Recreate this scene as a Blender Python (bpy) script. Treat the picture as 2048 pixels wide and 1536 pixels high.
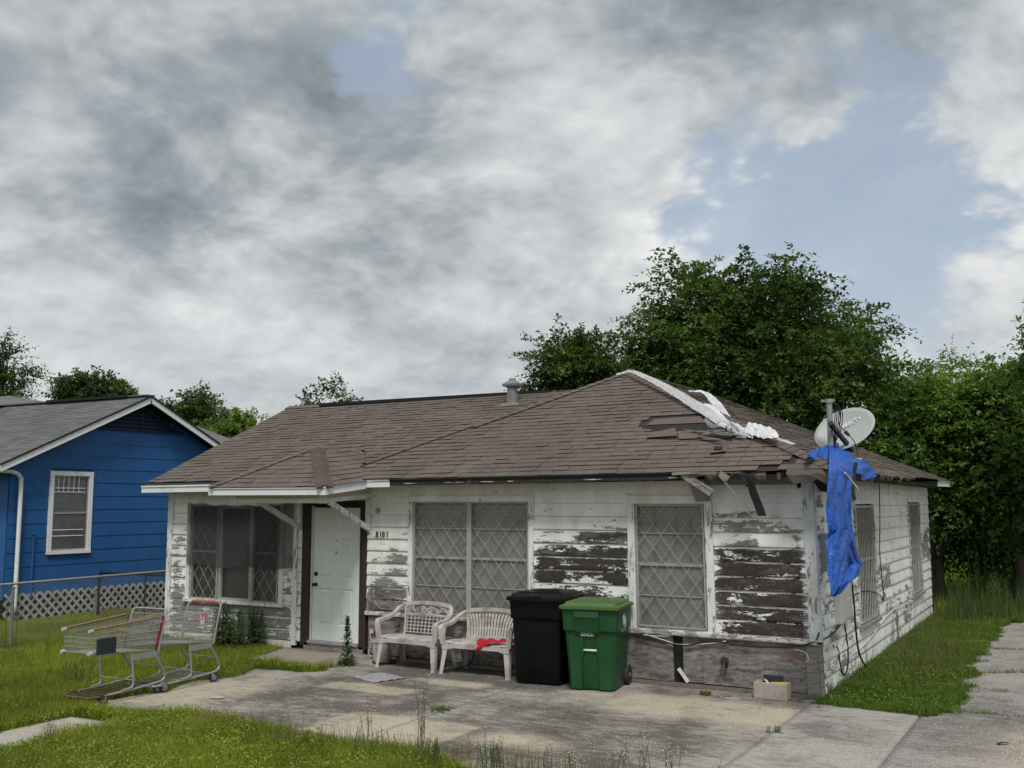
import bpy, bmesh, math, random
import numpy as np
from mathutils import Vector, Matrix
for o in list(bpy.data.objects): bpy.data.objects.remove(o)
SC = bpy.context.scene
COL = SC.collection
rad = math.radians
# ------------------------------------------------------------------ camera
F_PX, YAW, PITCH = 2058.0, rad(29.18), rad(6.482)
CAM = np.array([2.966, -12.796, 2.281])
cd = bpy.data.cameras.new('Camera'); cam = bpy.data.objects.new('Camera', cd); COL.objects.link(cam)
cam.location = CAM; cam.rotation_euler = (rad(90) + PITCH, 0, YAW)
cd.sensor_width = 36.0; cd.lens = F_PX / 2048 * 36.0; cd.clip_end = 3000; cd.clip_start = 0.05
SC.camera = cam
_R = np.array([math.cos(YAW), math.sin(YAW), 0]); _F0 = np.array([-math.sin(YAW), math.cos(YAW), 0]); _Z = np.array([0, 0, 1.0])
_F = _F0 * math.cos(PITCH) + _Z * math.sin(PITCH); _U = _Z * math.cos(PITCH) - _F0 * math.sin(PITCH)
def ray(x, y): return _F + _R * (x - 1024) / F_PX - _U * (y - 768) / F_PX
def onZ(x, y, z=-0.07): r = ray(x, y); return CAM + r * (z - CAM[2]) / r[2]
def onX(x, y, X): r = ray(x, y); return CAM + r * (X - CAM[0]) / r[0]
def onY(x, y, Y): r = ray(x, y); return CAM + r * (Y - CAM[1]) / r[1]
def atD(x, y, d): return CAM + ray(x, y) * d          # point at forward distance d
GZ = -0.07                                            # ground level (0 = underside of the siding at the front corner)
# ------------------------------------------------------------------ sky
SUN_EL, SUN_DIR = rad(56), Vector((0.40, -0.66, 0.0)).normalized()
wd = bpy.data.worlds.new('World'); SC.world = wd; wd.use_nodes = True
def nd(nt, typ, ins=None, **props):
    n = nt.nodes.new(typ)
    for k, v in props.items(): setattr(n, k, v)
    for k, v in (ins or {}).items():
        s = n.inputs[k]
        if isinstance(v, bpy.types.NodeSocket): nt.links.new(v, s)
        else: s.default_value = v
    return n
def mth(nt, op, a, b=None, c=None, clamp=False):
    ins = {0: a}
    if b is not None: ins[1] = b
    if c is not None: ins[2] = c
    return nd(nt, 'ShaderNodeMath', ins, operation=op, use_clamp=clamp).outputs[0]
def vmth(nt, op, a, b): return nd(nt, 'ShaderNodeVectorMath', {0: a, 1: b}, operation=op)
def noise(nt, vec, scale, detail=4, rough=.55, dist=0.0):
    return nd(nt, 'ShaderNodeTexNoise', {'Vector': vec, 'Scale': scale, 'Detail': detail, 'Roughness': rough, 'Distortion': dist}).outputs[0]
def mrange(nt, v, a, b, c=0.0, d=1.0, smooth=False):
    return nd(nt, 'ShaderNodeMapRange', {0: v, 1: a, 2: b, 3: c, 4: d}, interpolation_type='SMOOTHSTEP' if smooth else 'LINEAR').outputs[0]
def ramp(nt, fac, stops, interp='LINEAR'):
    r = nd(nt, 'ShaderNodeValToRGB', {0: fac}); cr = r.color_ramp; cr.interpolation = interp
    while len(cr.elements) > 1: cr.elements.remove(cr.elements[-1])
    cr.elements[0].position = stops[0][0]; cr.elements[0].color = (*stops[0][1], 1)
    for p, c in stops[1:]: e = cr.elements.new(p); e.color = (*c, 1)
    return r.outputs[0]
def mixc(nt, f, a, b, mode='MIX'):
    n = nd(nt, 'ShaderNodeMix', data_type='RGBA', blend_type=mode)
    for k, v in ((0, f), (6, a), (7, b)):
        if isinstance(v, bpy.types.NodeSocket): nt.links.new(v, n.inputs[k])
        else: n.inputs[k].default_value = (*v, 1) if isinstance(v, tuple) and len(v) == 3 else v
    return n.outputs[2]
def build_sky():
    nt = wd.node_tree; nt.nodes.clear()
    tc = nd(nt, 'ShaderNodeTexCoord').outputs['Generated']
    sep = nd(nt, 'ShaderNodeSeparateXYZ', {0: tc})
    zz = mth(nt, 'ADD', mth(nt, 'MAXIMUM', sep.outputs[2], 0.0), 0.50)
    px = mth(nt, 'DIVIDE', sep.outputs[0], zz); py = mth(nt, 'DIVIDE', sep.outputs[1], zz)
    p = nd(nt, 'ShaderNodeCombineXYZ', {0: px, 1: py, 2: mth(nt, 'MULTIPLY', sep.outputs[2], 1.2)}).outputs[0]
    warp = nd(nt, 'ShaderNodeTexNoise', {'Vector': p, 'Scale': 2.0, 'Detail': 3}).outputs[1]
    pw_ = vmth(nt, 'ADD', p, nd(nt, 'ShaderNodeVectorMath', {0: warp, 'Scale': 0.16}, operation='SCALE').outputs[0]).outputs[0]
    # lookup for the cloud masses is nudged by noise so that their outlines are ragged
    jit = nd(nt, 'ShaderNodeTexNoise', {'Vector': p, 'Scale': 6.5, 'Detail': 6, 'Roughness': 0.6}).outputs[1]
    jd = vmth(nt, 'ADD', tc, nd(nt, 'ShaderNodeVectorMath', {0: vmth(nt, 'SUBTRACT', jit, (.5, .5, .5)).outputs[0], 'Scale': 0.13}, operation='SCALE').outputs[0]).outputs[0]
    jd = nd(nt, 'ShaderNodeVectorMath', {0: jd}, operation='NORMALIZE').outputs[0]
    def blobs(lst):
        acc = None
        for x, y, r, w in lst:
            d0 = ray(x, y); d0 = d0 / np.linalg.norm(d0)
            dt = vmth(nt, 'DOT_PRODUCT', jd, tuple(d0)).outputs['Value']
            m = mth(nt, 'MULTIPLY', mrange(nt, dt, math.cos(rad(r)), math.cos(rad(r * .04)), smooth=True), w)
            acc = m if acc is None else mth(nt, 'ADD', acc, m)
        return acc
    blue = blobs([(860, 100, 7, .22), (700, 30, 5, .10), (1560, 390, 13, .18), (1800, 230, 13, .18), (1450, 460, 7, .08), (1660, 540, 8, .07)])
    dark = blobs([(260, 70, 19, .36), (560, 320, 11, .30), (960, 590, 11, .34), (1150, 50, 11, .30), (1500, 90, 10, .18), (1850, 0, 13, .32), (330, 680, 9, .10), (760, 420, 8, .08)])
    lite = blobs([(1020, 190, 9, .20), (1300, 330, 10, .16), (470, 330, 4, .16), (640, 500, 8, .12), (2040, 240, 7, .16), (2040, 450, 6, .14), (500, 600, 6, .18), (1740, 330, 5, .2), (900, 700, 8, .12), (60, 620, 8, .08)])
    def puffs(v):                                  # billowy cloud density
        w = nd(nt, 'ShaderNodeTexNoise', {'Vector': v, 'Scale': 3.0, 'Detail': 2}).outputs[1]
        v = vmth(nt, 'ADD', v, nd(nt, 'ShaderNodeVectorMath', {0: w, 'Scale': .16}, operation='SCALE').outputs[0]).outputs[0]
        f = noise(nt, v, 2.3, 8, .58)
        c = nd(nt, 'ShaderNodeTexVoronoi', {'Vector': v, 'Scale': 4.2, 'Detail': 3.0, 'Roughness': .6, 'Lacunarity': 2.3}, feature='F1', normalize=True).outputs[0]
        r_ = mth(nt, 'ADD', mth(nt, 'MULTIPLY', mth(nt, 'SUBTRACT', f, .5), 1.5), mth(nt, 'MULTIPLY', mth(nt, 'SUBTRACT', .34, c), 1.1))
        return mth(nt, 'ADD', r_, .62)
    d0_ = puffs(p); d1_ = puffs(nd(nt, 'ShaderNodeVectorMath', {0: p, 'Scale': .955}, operation='SCALE').outputs[0])
    n3 = noise(nt, vmth(nt, 'ADD', p, (7.3, 2.1, 4)).outputs[0], 2.2, 5, .55)
    dens = mth(nt, 'SUBTRACT', d0_, blue); dens = mth(nt, 'ADD', dens, mth(nt, 'MULTIPLY', dark, .3)); dens = mth(nt, 'ADD', dens, mth(nt, 'MULTIPLY', lite, .2))
    mask = mrange(nt, dens, .36, .54, smooth=True)
    relief = mth(nt, 'MULTIPLY', mth(nt, 'SUBTRACT', d0_, d1_), 1.5)      # tops catch the light, undersides fall into shade
    sh = mth(nt, 'ADD', mth(nt, 'MULTIPLY', mth(nt, 'SUBTRACT', n3, .5), .9), relief)
    sh = mth(nt, 'SUBTRACT', sh, mth(nt, 'MULTIPLY', mth(nt, 'SUBTRACT', d0_, .62), .25))
    sh = mth(nt, 'ADD', sh, .60); sh = mth(nt, 'SUBTRACT', sh, dark); sh = mth(nt, 'ADD', sh, lite); sh = mrange(nt, sh, -.30, 1.08)
    ccol = ramp(nt, sh, [(0.0, (.13, .15, .17)), (.3, (.235, .26, .28)), (.55, (.385, .408, .42)), (.8, (.53, .538, .54)), (1.0, (.65, .645, .632))])
    sky = nd(nt, 'ShaderNodeTexSky', sky_type='NISHITA', sun_disc=False, sun_elevation=SUN_EL,
             sun_rotation=math.atan2(SUN_DIR.x, SUN_DIR.y), air_density=1.0, dust_density=2.0, ozone_density=1.0)
    skyc = nd(nt, 'ShaderNodeVectorMath', {0: sky.outputs[0], 'Scale': 0.075}, operation='SCALE').outputs[0]
    skyc = mixc(nt, .50, skyc, (.36, .42, .48))
    col = mixc(nt, mth(nt, 'ADD', mth(nt, 'MULTIPLY', mask, .84), mth(nt, 'MULTIPLY', n3, .30), clamp=True), skyc, ccol)
    hz = mrange(nt, sep.outputs[2], -0.02, .26, .55, 0.0, smooth=True)
    col = mixc(nt, hz, col, (.46, .475, .485))
    bg = nd(nt, 'ShaderNodeBackground', {'Color': col, 'Strength': 1.0})
    out = nd(nt, 'ShaderNodeOutputWorld'); nt.links.new(bg.outputs[0], out.inputs[0])
build_sky()
# ------------------------------------------------------------------ sun, exposure
sl = bpy.data.lights.new('Sun', 'SUN'); sl.energy = 1.9; sl.angle = rad(13); sl.color = (1.0, .965, .91)
so = bpy.data.objects.new('Sun', sl); COL.objects.link(so)
sv = Vector((SUN_DIR.x * math.cos(SUN_EL), SUN_DIR.y * math.cos(SUN_EL), math.sin(SUN_EL)))
so.rotation_euler = (-sv).to_track_quat('-Z', 'Y').to_euler(); so.location = (0, 0, 30)
SC.view_settings.view_transform = 'Standard'; SC.view_settings.look = 'None'
SC.view_settings.exposure = 0.54; SC.view_settings.gamma = 1.0
rng = random.Random(7); nrg = np.random.default_rng(11)
# ------------------------------------------------------------------ helpers: objects
def thing(name, label, cat, loc=(0, 0, 0), rotz=0.0, group=None):
    o = bpy.data.objects.new(name, None); COL.objects.link(o); o.empty_display_size = .2
    o.location = loc; o.rotation_euler = (0, 0, rotz); o['label'] = label; o['category'] = cat
    if group: o['group'] = group
    return o
def tag(o, label, cat, group=None):
    o['label'] = label; o['category'] = cat
    if group: o['group'] = group
    return o
def struct(o): o['kind'] = 'structure'; return o
def stuff(o): o['kind'] = 'stuff'; return o
def lean(V):
    V = np.asarray(V, float).copy()
    w = np.clip((V[:, 0] + 4) / 4, 0, 1) * (1 - np.clip(V[:, 1] / 10.35, 0, 1))
    V[:, 0] += w * (.055 - .025 * np.clip(V[:, 2], -.1, 2.7)); return V
def mesh_np(name, V, Fq, mat=None, parent=None, smooth=False, attrs=None, link=True):
    """V (n,3) float, Fq (m,k) int with constant k (numpy, fast)"""
    V = np.asarray(V, np.float32); Fq = np.asarray(Fq, np.int32); m, k = Fq.shape
    me = bpy.data.meshes.new(name)
    me.vertices.add(len(V)); me.vertices.foreach_set('co', V.ravel())
    me.loops.add(m * k); me.loops.foreach_set('vertex_index', Fq.ravel())
    me.polygons.add(m); me.polygons.foreach_set('loop_start', np.arange(0, m * k, k, dtype=np.int32))
    me.update(calc_edges=True)
    for an, av in (attrs or {}).items():
        a = me.attributes.new(an, 'FLOAT', 'POINT'); a.data.foreach_set('value', np.asarray(av, np.float32))
    if smooth: me.polygons.foreach_set('use_smooth', np.ones(m, bool))
    if mat: me.materials.append(mat)
    if not link: return me
    o = bpy.data.objects.new(name, me); COL.objects.link(o)
    if parent: o.parent = parent
    return o
class MB:
    def __init__(s): s.v = []; s.f = []; s.a = {}
    def add(s, vs, fs, **at):
        b = len(s.v); s.v += [tuple(map(float, p)) for p in vs]; s.f += [tuple(i + b for i in q) for q in fs]
        for k in set(s.a) | set(at):
            l = s.a.setdefault(k, []); l += [0.0] * (b - len(l))
            val = at.get(k, 0.0)
            l += list(val) if hasattr(val, '__len__') else [val] * len(vs)
        return s
    def box(s, x0, x1, y0, y1, z0, z1, **at):
        return s.add([(x0, y0, z0), (x1, y0, z0), (x1, y1, z0), (x0, y1, z0), (x0, y0, z1), (x1, y0, z1), (x1, y1, z1), (x0, y1, z1)],
                     [(3, 2, 1, 0), (4, 5, 6, 7), (0, 1, 5, 4), (1, 2, 6, 5), (2, 3, 7, 6), (3, 0, 4, 7)], **at)
    def bar(s, a, b, w, t, up=(0, 0, 1), **at):
        """rectangular bar from a to b, width w across (perp. to up), thickness t along up"""
        a, b = Vector(a), Vector(b); d = (b - a).normalized(); up = Vector(up)
        sd = d.cross(up)
        if sd.length < 1e-4: sd = d.cross(Vector((1, 0, 0)))
        sd.normalize(); u = sd.cross(d).normalized()
        vs = [p + sd * sx * w / 2 + u * sz * t / 2 for p in (a, b) for sx, sz in ((-1, -1), (1, -1), (1, 1), (-1, 1))]
        return s.add(vs, [(0, 1, 2, 3), (7, 6, 5, 4), (0, 4, 5, 1), (1, 5, 6, 2), (2, 6, 7, 3), (3, 7, 4, 0)], **at)
    def tube(s, pts, r, n=6, cap=True, **at):
        pts = [Vector(p) for p in pts]; m = len(pts); rs = r if hasattr(r, '__len__') else [r] * m
        vs = []; fs = []; prev = None
        for i, p in enumerate(pts):
            d = (pts[min(i + 1, m - 1)] - pts[max(i - 1, 0)]).normalized()
            if prev is None:
                ref = Vector((0, 0, 1)) if abs(d.z) < .9 else Vector((1, 0, 0)); u = d.cross(ref).normalized()
            else:
                u = prev - d * prev.dot(d)
                u = u.normalized() if u.length > 1e-6 else d.orthogonal().normalized()
            prev = u; w = d.cross(u)
            vs += [p + (u * math.cos(2 * math.pi * k / n) + w * math.sin(2 * math.pi * k / n)) * rs[i] for k in range(n)]
        for i in range(m - 1):
            for k in range(n):
                fs.append((i * n + k, i * n + (k + 1) % n, (i + 1) * n + (k + 1) % n, (i + 1) * n + k))
        if cap: fs += [tuple(range(n - 1, -1, -1)), tuple((m - 1) * n + k for k in range(n))]
        return s.add(vs, fs, **at)
    def ribbon(s, pts, w, t, side=(0, 1, 0), **at):
        """flat band swept along pts: w along side, t across"""
        pts = [Vector(p) for p in pts]; sd = Vector(side).normalized(); m = len(pts); vs = []; fs = []
        ws = w if hasattr(w, '__len__') else [w] * m; ts = t if hasattr(t, '__len__') else [t] * m
        for i, p in enumerate(pts):
            d = (pts[min(i + 1, m - 1)] - pts[max(i - 1, 0)]).normalized(); nn = d.cross(sd).normalized()
            vs += [p + sd * a * ws[i] / 2 + nn * b * ts[i] / 2 for a, b in ((-1, -1), (1, -1), (1, 1), (-1, 1))]
        for i in range(m - 1):
            for k in range(4): fs.append((i * 4 + k, i * 4 + (k + 1) % 4, i * 4 + 4 + (k + 1) % 4, i * 4 + 4 + k))
        fs += [(3, 2, 1, 0), tuple((m - 1) * 4 + k for k in range(4))]
        return s.add(vs, fs, **at)
    def loft(s, secs, n=24, cap0=True, cap1=True, **at):
        """rounded-rectangle sections (z, hx, hy, r, cx, cy)"""
        vs = []; fs = []
        for z, hx, hy, r, cx, cy in secs:
            r = min(r, hx, hy)
            q = n // 4
            for c, (sx, sy) in enumerate(((1, 1), (-1, 1), (-1, -1), (1, -1))):
                for k in range(q):
                    a = math.pi / 2 * (c + k / (q - 1))
                    vs.append((cx + sx * (hx - r) + r * math.cos(a), cy + sy * (hy - r) + r * math.sin(a), z))
        N = (n // 4) * 4
        for i in range(len(secs) - 1):
            for k in range(N): fs.append((i * N + k, i * N + (k + 1) % N, (i + 1) * N + (k + 1) % N, (i + 1) * N + k))
        if cap0: fs.append(tuple(range(N - 1, -1, -1)))
        if cap1: fs.append(tuple((len(secs) - 1) * N + k for k in range(N)))
        return s.add(vs, fs, **at)
    def disc(s, c, axis, r, h, n=16, **at):
        a = Vector(axis).normalized(); c = Vector(c)
        return s.tube([c - a * h / 2, c + a * h / 2], r, n, **at)
    def build(s, name, mat=None, parent=None, smooth=False, warp=False, bevel=0, kind=None):
        V = lean(s.v) if warp else s.v
        me = bpy.data.meshes.new(name); me.from_pydata([tuple(p) for p in V], [], s.f)
        for k, l in s.a.items():
            l = l + [0.0] * (len(s.v) - len(l))
            me.attributes.new(k, 'FLOAT', 'POINT').data.foreach_set('value', np.array(l, np.float32))
        if bevel:
            bm = bmesh.new(); bm.from_mesh(me)
            bmesh.ops.bevel(bm, geom=[e for e in bm.edges if e.is_manifold and e.calc_face_angle(0) > .6], offset=bevel, segments=1, affect='EDGES', profile=.5)
            bm.to_mesh(me); bm.free()
        if smooth:
            for p in me.polygons: p.use_smooth = True
            if smooth != True:
                me.set_sharp_from_angle(angle=rad(smooth))
        if mat: me.materials.append(mat)
        me.update()
        o = bpy.data.objects.new(name, me); COL.objects.link(o)
        if parent: o.parent = parent
        if kind: o['kind'] = kind
        return o
def spline(pts, n=8):
    """Catmull-Rom through pts"""
    P = [np.array(p, float) for p in pts]; P = [2 * P[0] - P[1]] + P + [2 * P[-1] - P[-2]]; out = []
    for i in range(1, len(P) - 2):
        for k in range(n):
            t = k / n; a, b, c, d = P[i - 1], P[i], P[i + 1], P[i + 2]
            out.append(.5 * (2 * b + (c - a) * t + (2 * a - 5 * b + 4 * c - d) * t * t + (3 * b - a - 3 * c + d) * t ** 3))
    out.append(P[-2]); return out
def text_mesh(txt, size, depth, name, mat, parent, M, shear=0.0, sx=1.0, align='LEFT'):
    cu = bpy.data.curves.new(name, 'FONT'); cu.body = txt; cu.size = size; cu.extrude = depth / 2; cu.align_x = align; cu.shear = shear; cu.resolution_u = 3
    cu.offset = 0.0
    tmp = bpy.data.objects.new(name, cu); COL.objects.link(tmp)
    dg = bpy.context.evaluated_depsgraph_get(); me = bpy.data.meshes.new_from_object(tmp.evaluated_get(dg))
    bpy.data.objects.remove(tmp); bpy.data.curves.remove(cu)
    me.transform(Matrix.Scale(sx, 4, (1, 0, 0))); me.transform(M); me.materials.clear(); me.materials.append(mat)
    o = bpy.data.objects.new(name, me); COL.objects.link(o)
    if parent: o.parent = parent
    return o
def vnoise(x, y, seed=0, oct=3):
    """cheap smooth value noise, vectorised, ~0..1"""
    x = np.asarray(x, float); y = np.asarray(y, float); tot = 0; amp = 1; s = 0
    def h(i, j, k):
        a = np.sin(i * 127.1 + j * 311.7 + k * 74.7) * 43758.5453; return a - np.floor(a)
    for o in range(oct):
        fx = np.floor(x); fy = np.floor(y); u = x - fx; v = y - fy; u = u * u * (3 - 2 * u); v = v * v * (3 - 2 * v)
        n = (h(fx, fy, seed + o) * (1 - u) + h(fx + 1, fy, seed + o) * u) * (1 - v) + (h(fx, fy + 1, seed + o) * (1 - u) + h(fx + 1, fy + 1, seed + o) * u) * v
        tot = tot + n * amp; s += amp; amp *= .5; x = x * 2.03 + 5.1; y = y * 2.03 + 1.7
    return tot / s
# ------------------------------------------------------------------ materials (all procedural)
def newmat(name, rough=.6, spec=.3, metal=0.0):
    m = bpy.data.materials.new(name); m.use_nodes = True; nt = m.node_tree
    b = nt.nodes['Principled BSDF']; b.inputs['Roughness'].default_value = rough; b.inputs['Specular IOR Level'].default_value = spec; b.inputs['Metallic'].default_value = metal
    return m, nt, b
def setc(nt, b, col):
    if isinstance(col, bpy.types.NodeSocket): nt.links.new(col, b.inputs['Base Color'])
    else: b.inputs['Base Color'].default_value = (*col, 1)
def bump(nt, b, h, strength=.4, dist=.01):
    bp = nd(nt, 'ShaderNodeBump', {'Height': h, 'Strength': strength, 'Distance': dist}); nt.links.new(bp.outputs[0], b.inputs['Normal'])
def pos(nt): return nd(nt, 'ShaderNodeNewGeometry').outputs['Position']
def scl(nt, v, s): return vmth(nt, 'MULTIPLY', v, s).outputs[0]
def attr(nt, n): return nd(nt, 'ShaderNodeAttribute', attribute_name=n).outputs['Fac']
def orand(nt): return nd(nt, 'ShaderNodeObjectInfo').outputs['Random']
def simple(name, col, rough=.6, var=.15, nscale=6.0, spec=.3, metal=0.0, bmp=0.0, dirt=None, stretch=(1, 1, 1), obj=False):
    """base colour broken by two octaves of noise and, if given, a dirt colour in patches"""
    m, nt, b = newmat(name, rough, spec, metal)
    p = nd(nt, 'ShaderNodeTexCoord').outputs['Object'] if obj else pos(nt)
    p = scl(nt, p, stretch)
    n1 = noise(nt, p, nscale, 5, .6); n2 = noise(nt, p, nscale * 9, 3, .6)
    f = mth(nt, 'ADD', mth(nt, 'MULTIPLY', n1, .65), mth(nt, 'MULTIPLY', n2, .35))
    lo = tuple(c * (1 - var) for c in col); hi = tuple(min(1, c * (1 + var)) for c in col)
    c = ramp(nt, f, [(.3, lo), (.7, hi)])
    if dirt:
        dc, amt = dirt
        dm = mrange(nt, noise(nt, p, nscale * .55, 6, .62), .62 - amt * .3, .80 - amt * .3, smooth=True)
        c = mixc(nt, mth(nt, 'MULTIPLY', dm, min(1, .45 + amt * .5)), c, dc)
    setc(nt, b, c)
    nt.links.new(mrange(nt, n1, .3, .7, max(.05, rough - .1), min(1, rough + .1)), b.inputs['Roughness'])
    if bmp: bump(nt, b, f, bmp, .006)
    return m
def paint_mat(name, paint, wood_d, wood_g, stretch, fine=1.0, peel=None, dark=None):
    """old paint flaking off weathered wood; how much is gone comes from the attribute 'peel' or a number"""
    m, nt, b = newmat(name, .7, .25)
    p = pos(nt); ps = scl(nt, p, stretch)
    wob = nd(nt, 'ShaderNodeTexNoise', {'Vector': p, 'Scale': 9.0, 'Detail': 3}).outputs[1]
    ps = vmth(nt, 'ADD', ps, nd(nt, 'ShaderNodeVectorMath', {0: wob, 'Scale': .9}, operation='SCALE').outputs[0]).outputs[0]
    n = noise(nt, ps, 1.0 * fine, 7, .62); nf = noise(nt, ps, 5.5 * fine, 5, .65)
    n = mth(nt, 'ADD', mth(nt, 'MULTIPLY', n, .62), mth(nt, 'MULTIPLY', nf, .38))
    nn = mth(nt, 'ADD', mth(nt, 'MULTIPLY', mth(nt, 'SUBTRACT', n, .5), 2.9), .5)
    pl = attr(nt, 'peel') if peel is None else peel
    fac = mth(nt, 'MULTIPLY', mth(nt, 'SUBTRACT', mth(nt, 'ADD', nn, pl), 1.0), 16.0, clamp=True)
    g = noise(nt, scl(nt, p, tuple(c * 3.2 for c in stretch)), 3.0, 6, .7)           # grain
    wgr = mixc(nt, mrange(nt, g, .35, .65), tuple(c * .55 for c in wood_g), wood_g)
    wdr = mixc(nt, mrange(nt, g, .35, .68), tuple(c * .45 for c in wood_d), tuple(c * 1.5 for c in wood_d))
    dk = attr(nt, 'dark') if dark is None else dark
    dn = mrange(nt, mth(nt, 'ADD', noise(nt, ps, .9, 6, .65), dk), .72, 1.12, smooth=True)
    wood = mixc(nt, dn, wgr, wdr)
    # paint: chalky, dirt in the pores, hairline alligator cracks
    dirtn = noise(nt, scl(nt, p, (2.2, 2.2, 1.1)), 1.6, 6, .6)
    pc = mixc(nt, mrange(nt, dirtn, .36, .72, 0, .7), paint, tuple(c * k for c, k in zip(paint, (.66, .64, .58))))
    cr = nd(nt, 'ShaderNodeTexVoronoi', {'Vector': vmth(nt, 'ADD', ps, nd(nt, 'ShaderNodeVectorMath', {0: wob, 'Scale': .6}, operation='SCALE').outputs[0]).outputs[0], 'Scale': 5.0}, feature='DISTANCE_TO_EDGE').outputs[0]
    crm = mth(nt, 'MULTIPLY', mrange(nt, cr, .0, .035, 1, 0), mrange(nt, noise(nt, p, 3.0, 4), .46, .62))
    pc = mixc(nt, mth(nt, 'MULTIPLY', crm, .65), pc, tuple(c * .9 for c in wood_g))
    fleck = mrange(nt, noise(nt, ps, 16, 2, .5), .685, .71)
    pc = mixc(nt, mth(nt, 'MULTIPLY', fleck, .8), pc, wood_g)
    setc(nt, b, mixc(nt, fac, pc, wood))
    h = mth(nt, 'ADD', mth(nt, 'MULTIPLY', mth(nt, 'SUBTRACT', 1.0, fac), .8), mth(nt, 'MULTIPLY', g, .35))
    bump(nt, b, h, .55, .004)
    return m
WHITE = (.76, .775, .755)
WD, WG = (.040, .033, .028), (.25, .237, .222)
M_SIDING = paint_mat('peeling_siding_paint', WHITE, WD, WG, (3.4, 3.4, 15))
M_TRIM = paint_mat('peeling_trim_paint', (.70, .72, .71), (.06, .05, .042), (.24, .225, .21), (22, 22, 4), peel=.36, dark=.1)
M_TRIMOK = paint_mat('worn_trim_paint', (.70, .69, .64), (.07, .06, .05), (.25, .235, .21), (7, 7, 7), peel=.16, dark=.0)
M_POST = paint_mat('flaking_corner_paint', (.66, .70, .72), (.06, .05, .042), (.26, .25, .24), (26, 26, 5), peel=.37, dark=.05)
M_BEAM = paint_mat('weathered_sill_paint', (.60, .60, .58), (.06, .05, .042), (.27, .255, .24), (5, 5, 20), peel=.52, dark=.1)
M_SOFFIT = simple('soffit_paint', (.52, .49, .40), .75, .12, 3, dirt=((.30, .27, .2), .2))
M_FASCIA = simple('fascia_paint', (.66, .68, .67), .45, .05, 3, dirt=((.4, .4, .38), .15))
M_WOODG = simple('weathered_grey_wood', (.24, .225, .205), .85, .35, 5, stretch=(2, 2, 12), bmp=.4, dirt=((.08, .07, .06), .5))
M_WOODB = simple('dark_brown_wood', (.035, .024, .018), .7, .4, 6, stretch=(8, 8, 1.5), bmp=.3)
M_BLACK = simple('black_felt', (.012, .012, .013), .75, .35, 8, bmp=.3)
M_TAR = simple('tar_edge', (.022, .021, .02), .7, .5, 10, bmp=.5, dirt=((.3, .29, .27), .06))
def mat_ply():
    m, nt, b = newmat('grey_plywood', .85, .2); p = pos(nt)
    ps = scl(nt, p, (2.0, 2.0, 11)); wob = nd(nt, 'ShaderNodeTexNoise', {'Vector': p, 'Scale': 2.2, 'Detail': 3}).outputs[1]
    ps = vmth(nt, 'ADD', ps, nd(nt, 'ShaderNodeVectorMath', {0: wob, 'Scale': 2.2}, operation='SCALE').outputs[0]).outputs[0]
    g = noise(nt, ps, 2.2, 7, .68)
    c = ramp(nt, g, [(.28, (.04, .036, .034)), (.45, (.14, .132, .124)), (.62, (.25, .24, .228)), (.8, (.34, .33, .315))])
    d = mrange(nt, noise(nt, scl(nt, p, (1.6, 1.6, 3.5)), 1.5, 6, .65), .5, .72)
    c = mixc(nt, mth(nt, 'MULTIPLY', d, .75), c, (.06, .05, .045))
    ck = mrange(nt, noise(nt, scl(nt, p, (40, 40, 9)), 1.0, 3, .6), .66, .72)
    c = mixc(nt, mth(nt, 'MULTIPLY', ck, .6), c, (.02, .018, .016))
    # bare reddish ply where the face veneer has gone, high on the panel by the corner
    sp = nd(nt, 'ShaderNodeSeparateXYZ', {0: p})
    r = mth(nt, 'MULTIPLY', mrange(nt, sp.outputs[0], -.75, -.3, smooth=True), mrange(nt, sp.outputs[2], .25, .5, smooth=True))
    r = mth(nt, 'MULTIPLY', r, mrange(nt, noise(nt, ps, 1.0, 5), .4, .62))
    c = mixc(nt, mth(nt, 'MULTIPLY', r, .7), c, (.24, .12, .07))
    setc(nt, b, c); bump(nt, b, g, .5, .006); return m
M_PLY = mat_ply()
def mat_shingle(name, lo, hi, warm):
    m, nt, b = newmat(name, .92, .15); p = pos(nt); r = attr(nt, 'rnd')
    gr = noise(nt, p, 220, 2, .5); big = noise(nt, p, .9, 5, .6); mid = noise(nt, scl(nt, p, (1, 1, .4)), 5, 4, .6)
    c = mixc(nt, r, lo, hi)
    c = mixc(nt, mth(nt, 'MULTIPLY', mrange(nt, mid, .4, .68), .4), c, warm)
    c = mixc(nt, mth(nt, 'MULTIPLY', mrange(nt, big, .46, .7), .45), c, tuple(x * .62 for x in lo))
    c = mixc(nt, 1.0, c, ramp(nt, gr, [(.3, (.72, .72, .72)), (.7, (1.25, 1.25, 1.25))]), 'MULTIPLY')
    c = mixc(nt, attr(nt, 'edge'), c, (.032, .028, .025))       # butt edges: bare asphalt, plus course shadow lines put into the colour
    setc(nt, b, c); bump(nt, b, gr, .35, .003); return m
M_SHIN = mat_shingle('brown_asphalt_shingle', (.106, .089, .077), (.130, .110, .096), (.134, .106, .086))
M_SHIN2 = mat_shingle('grey_asphalt_shingle', (.11, .115, .118), (.165, .17, .17), (.13, .13, .13))
M_DECK = simple('roof_deck', (.03, .027, .025), .9, .3, 5)
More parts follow.
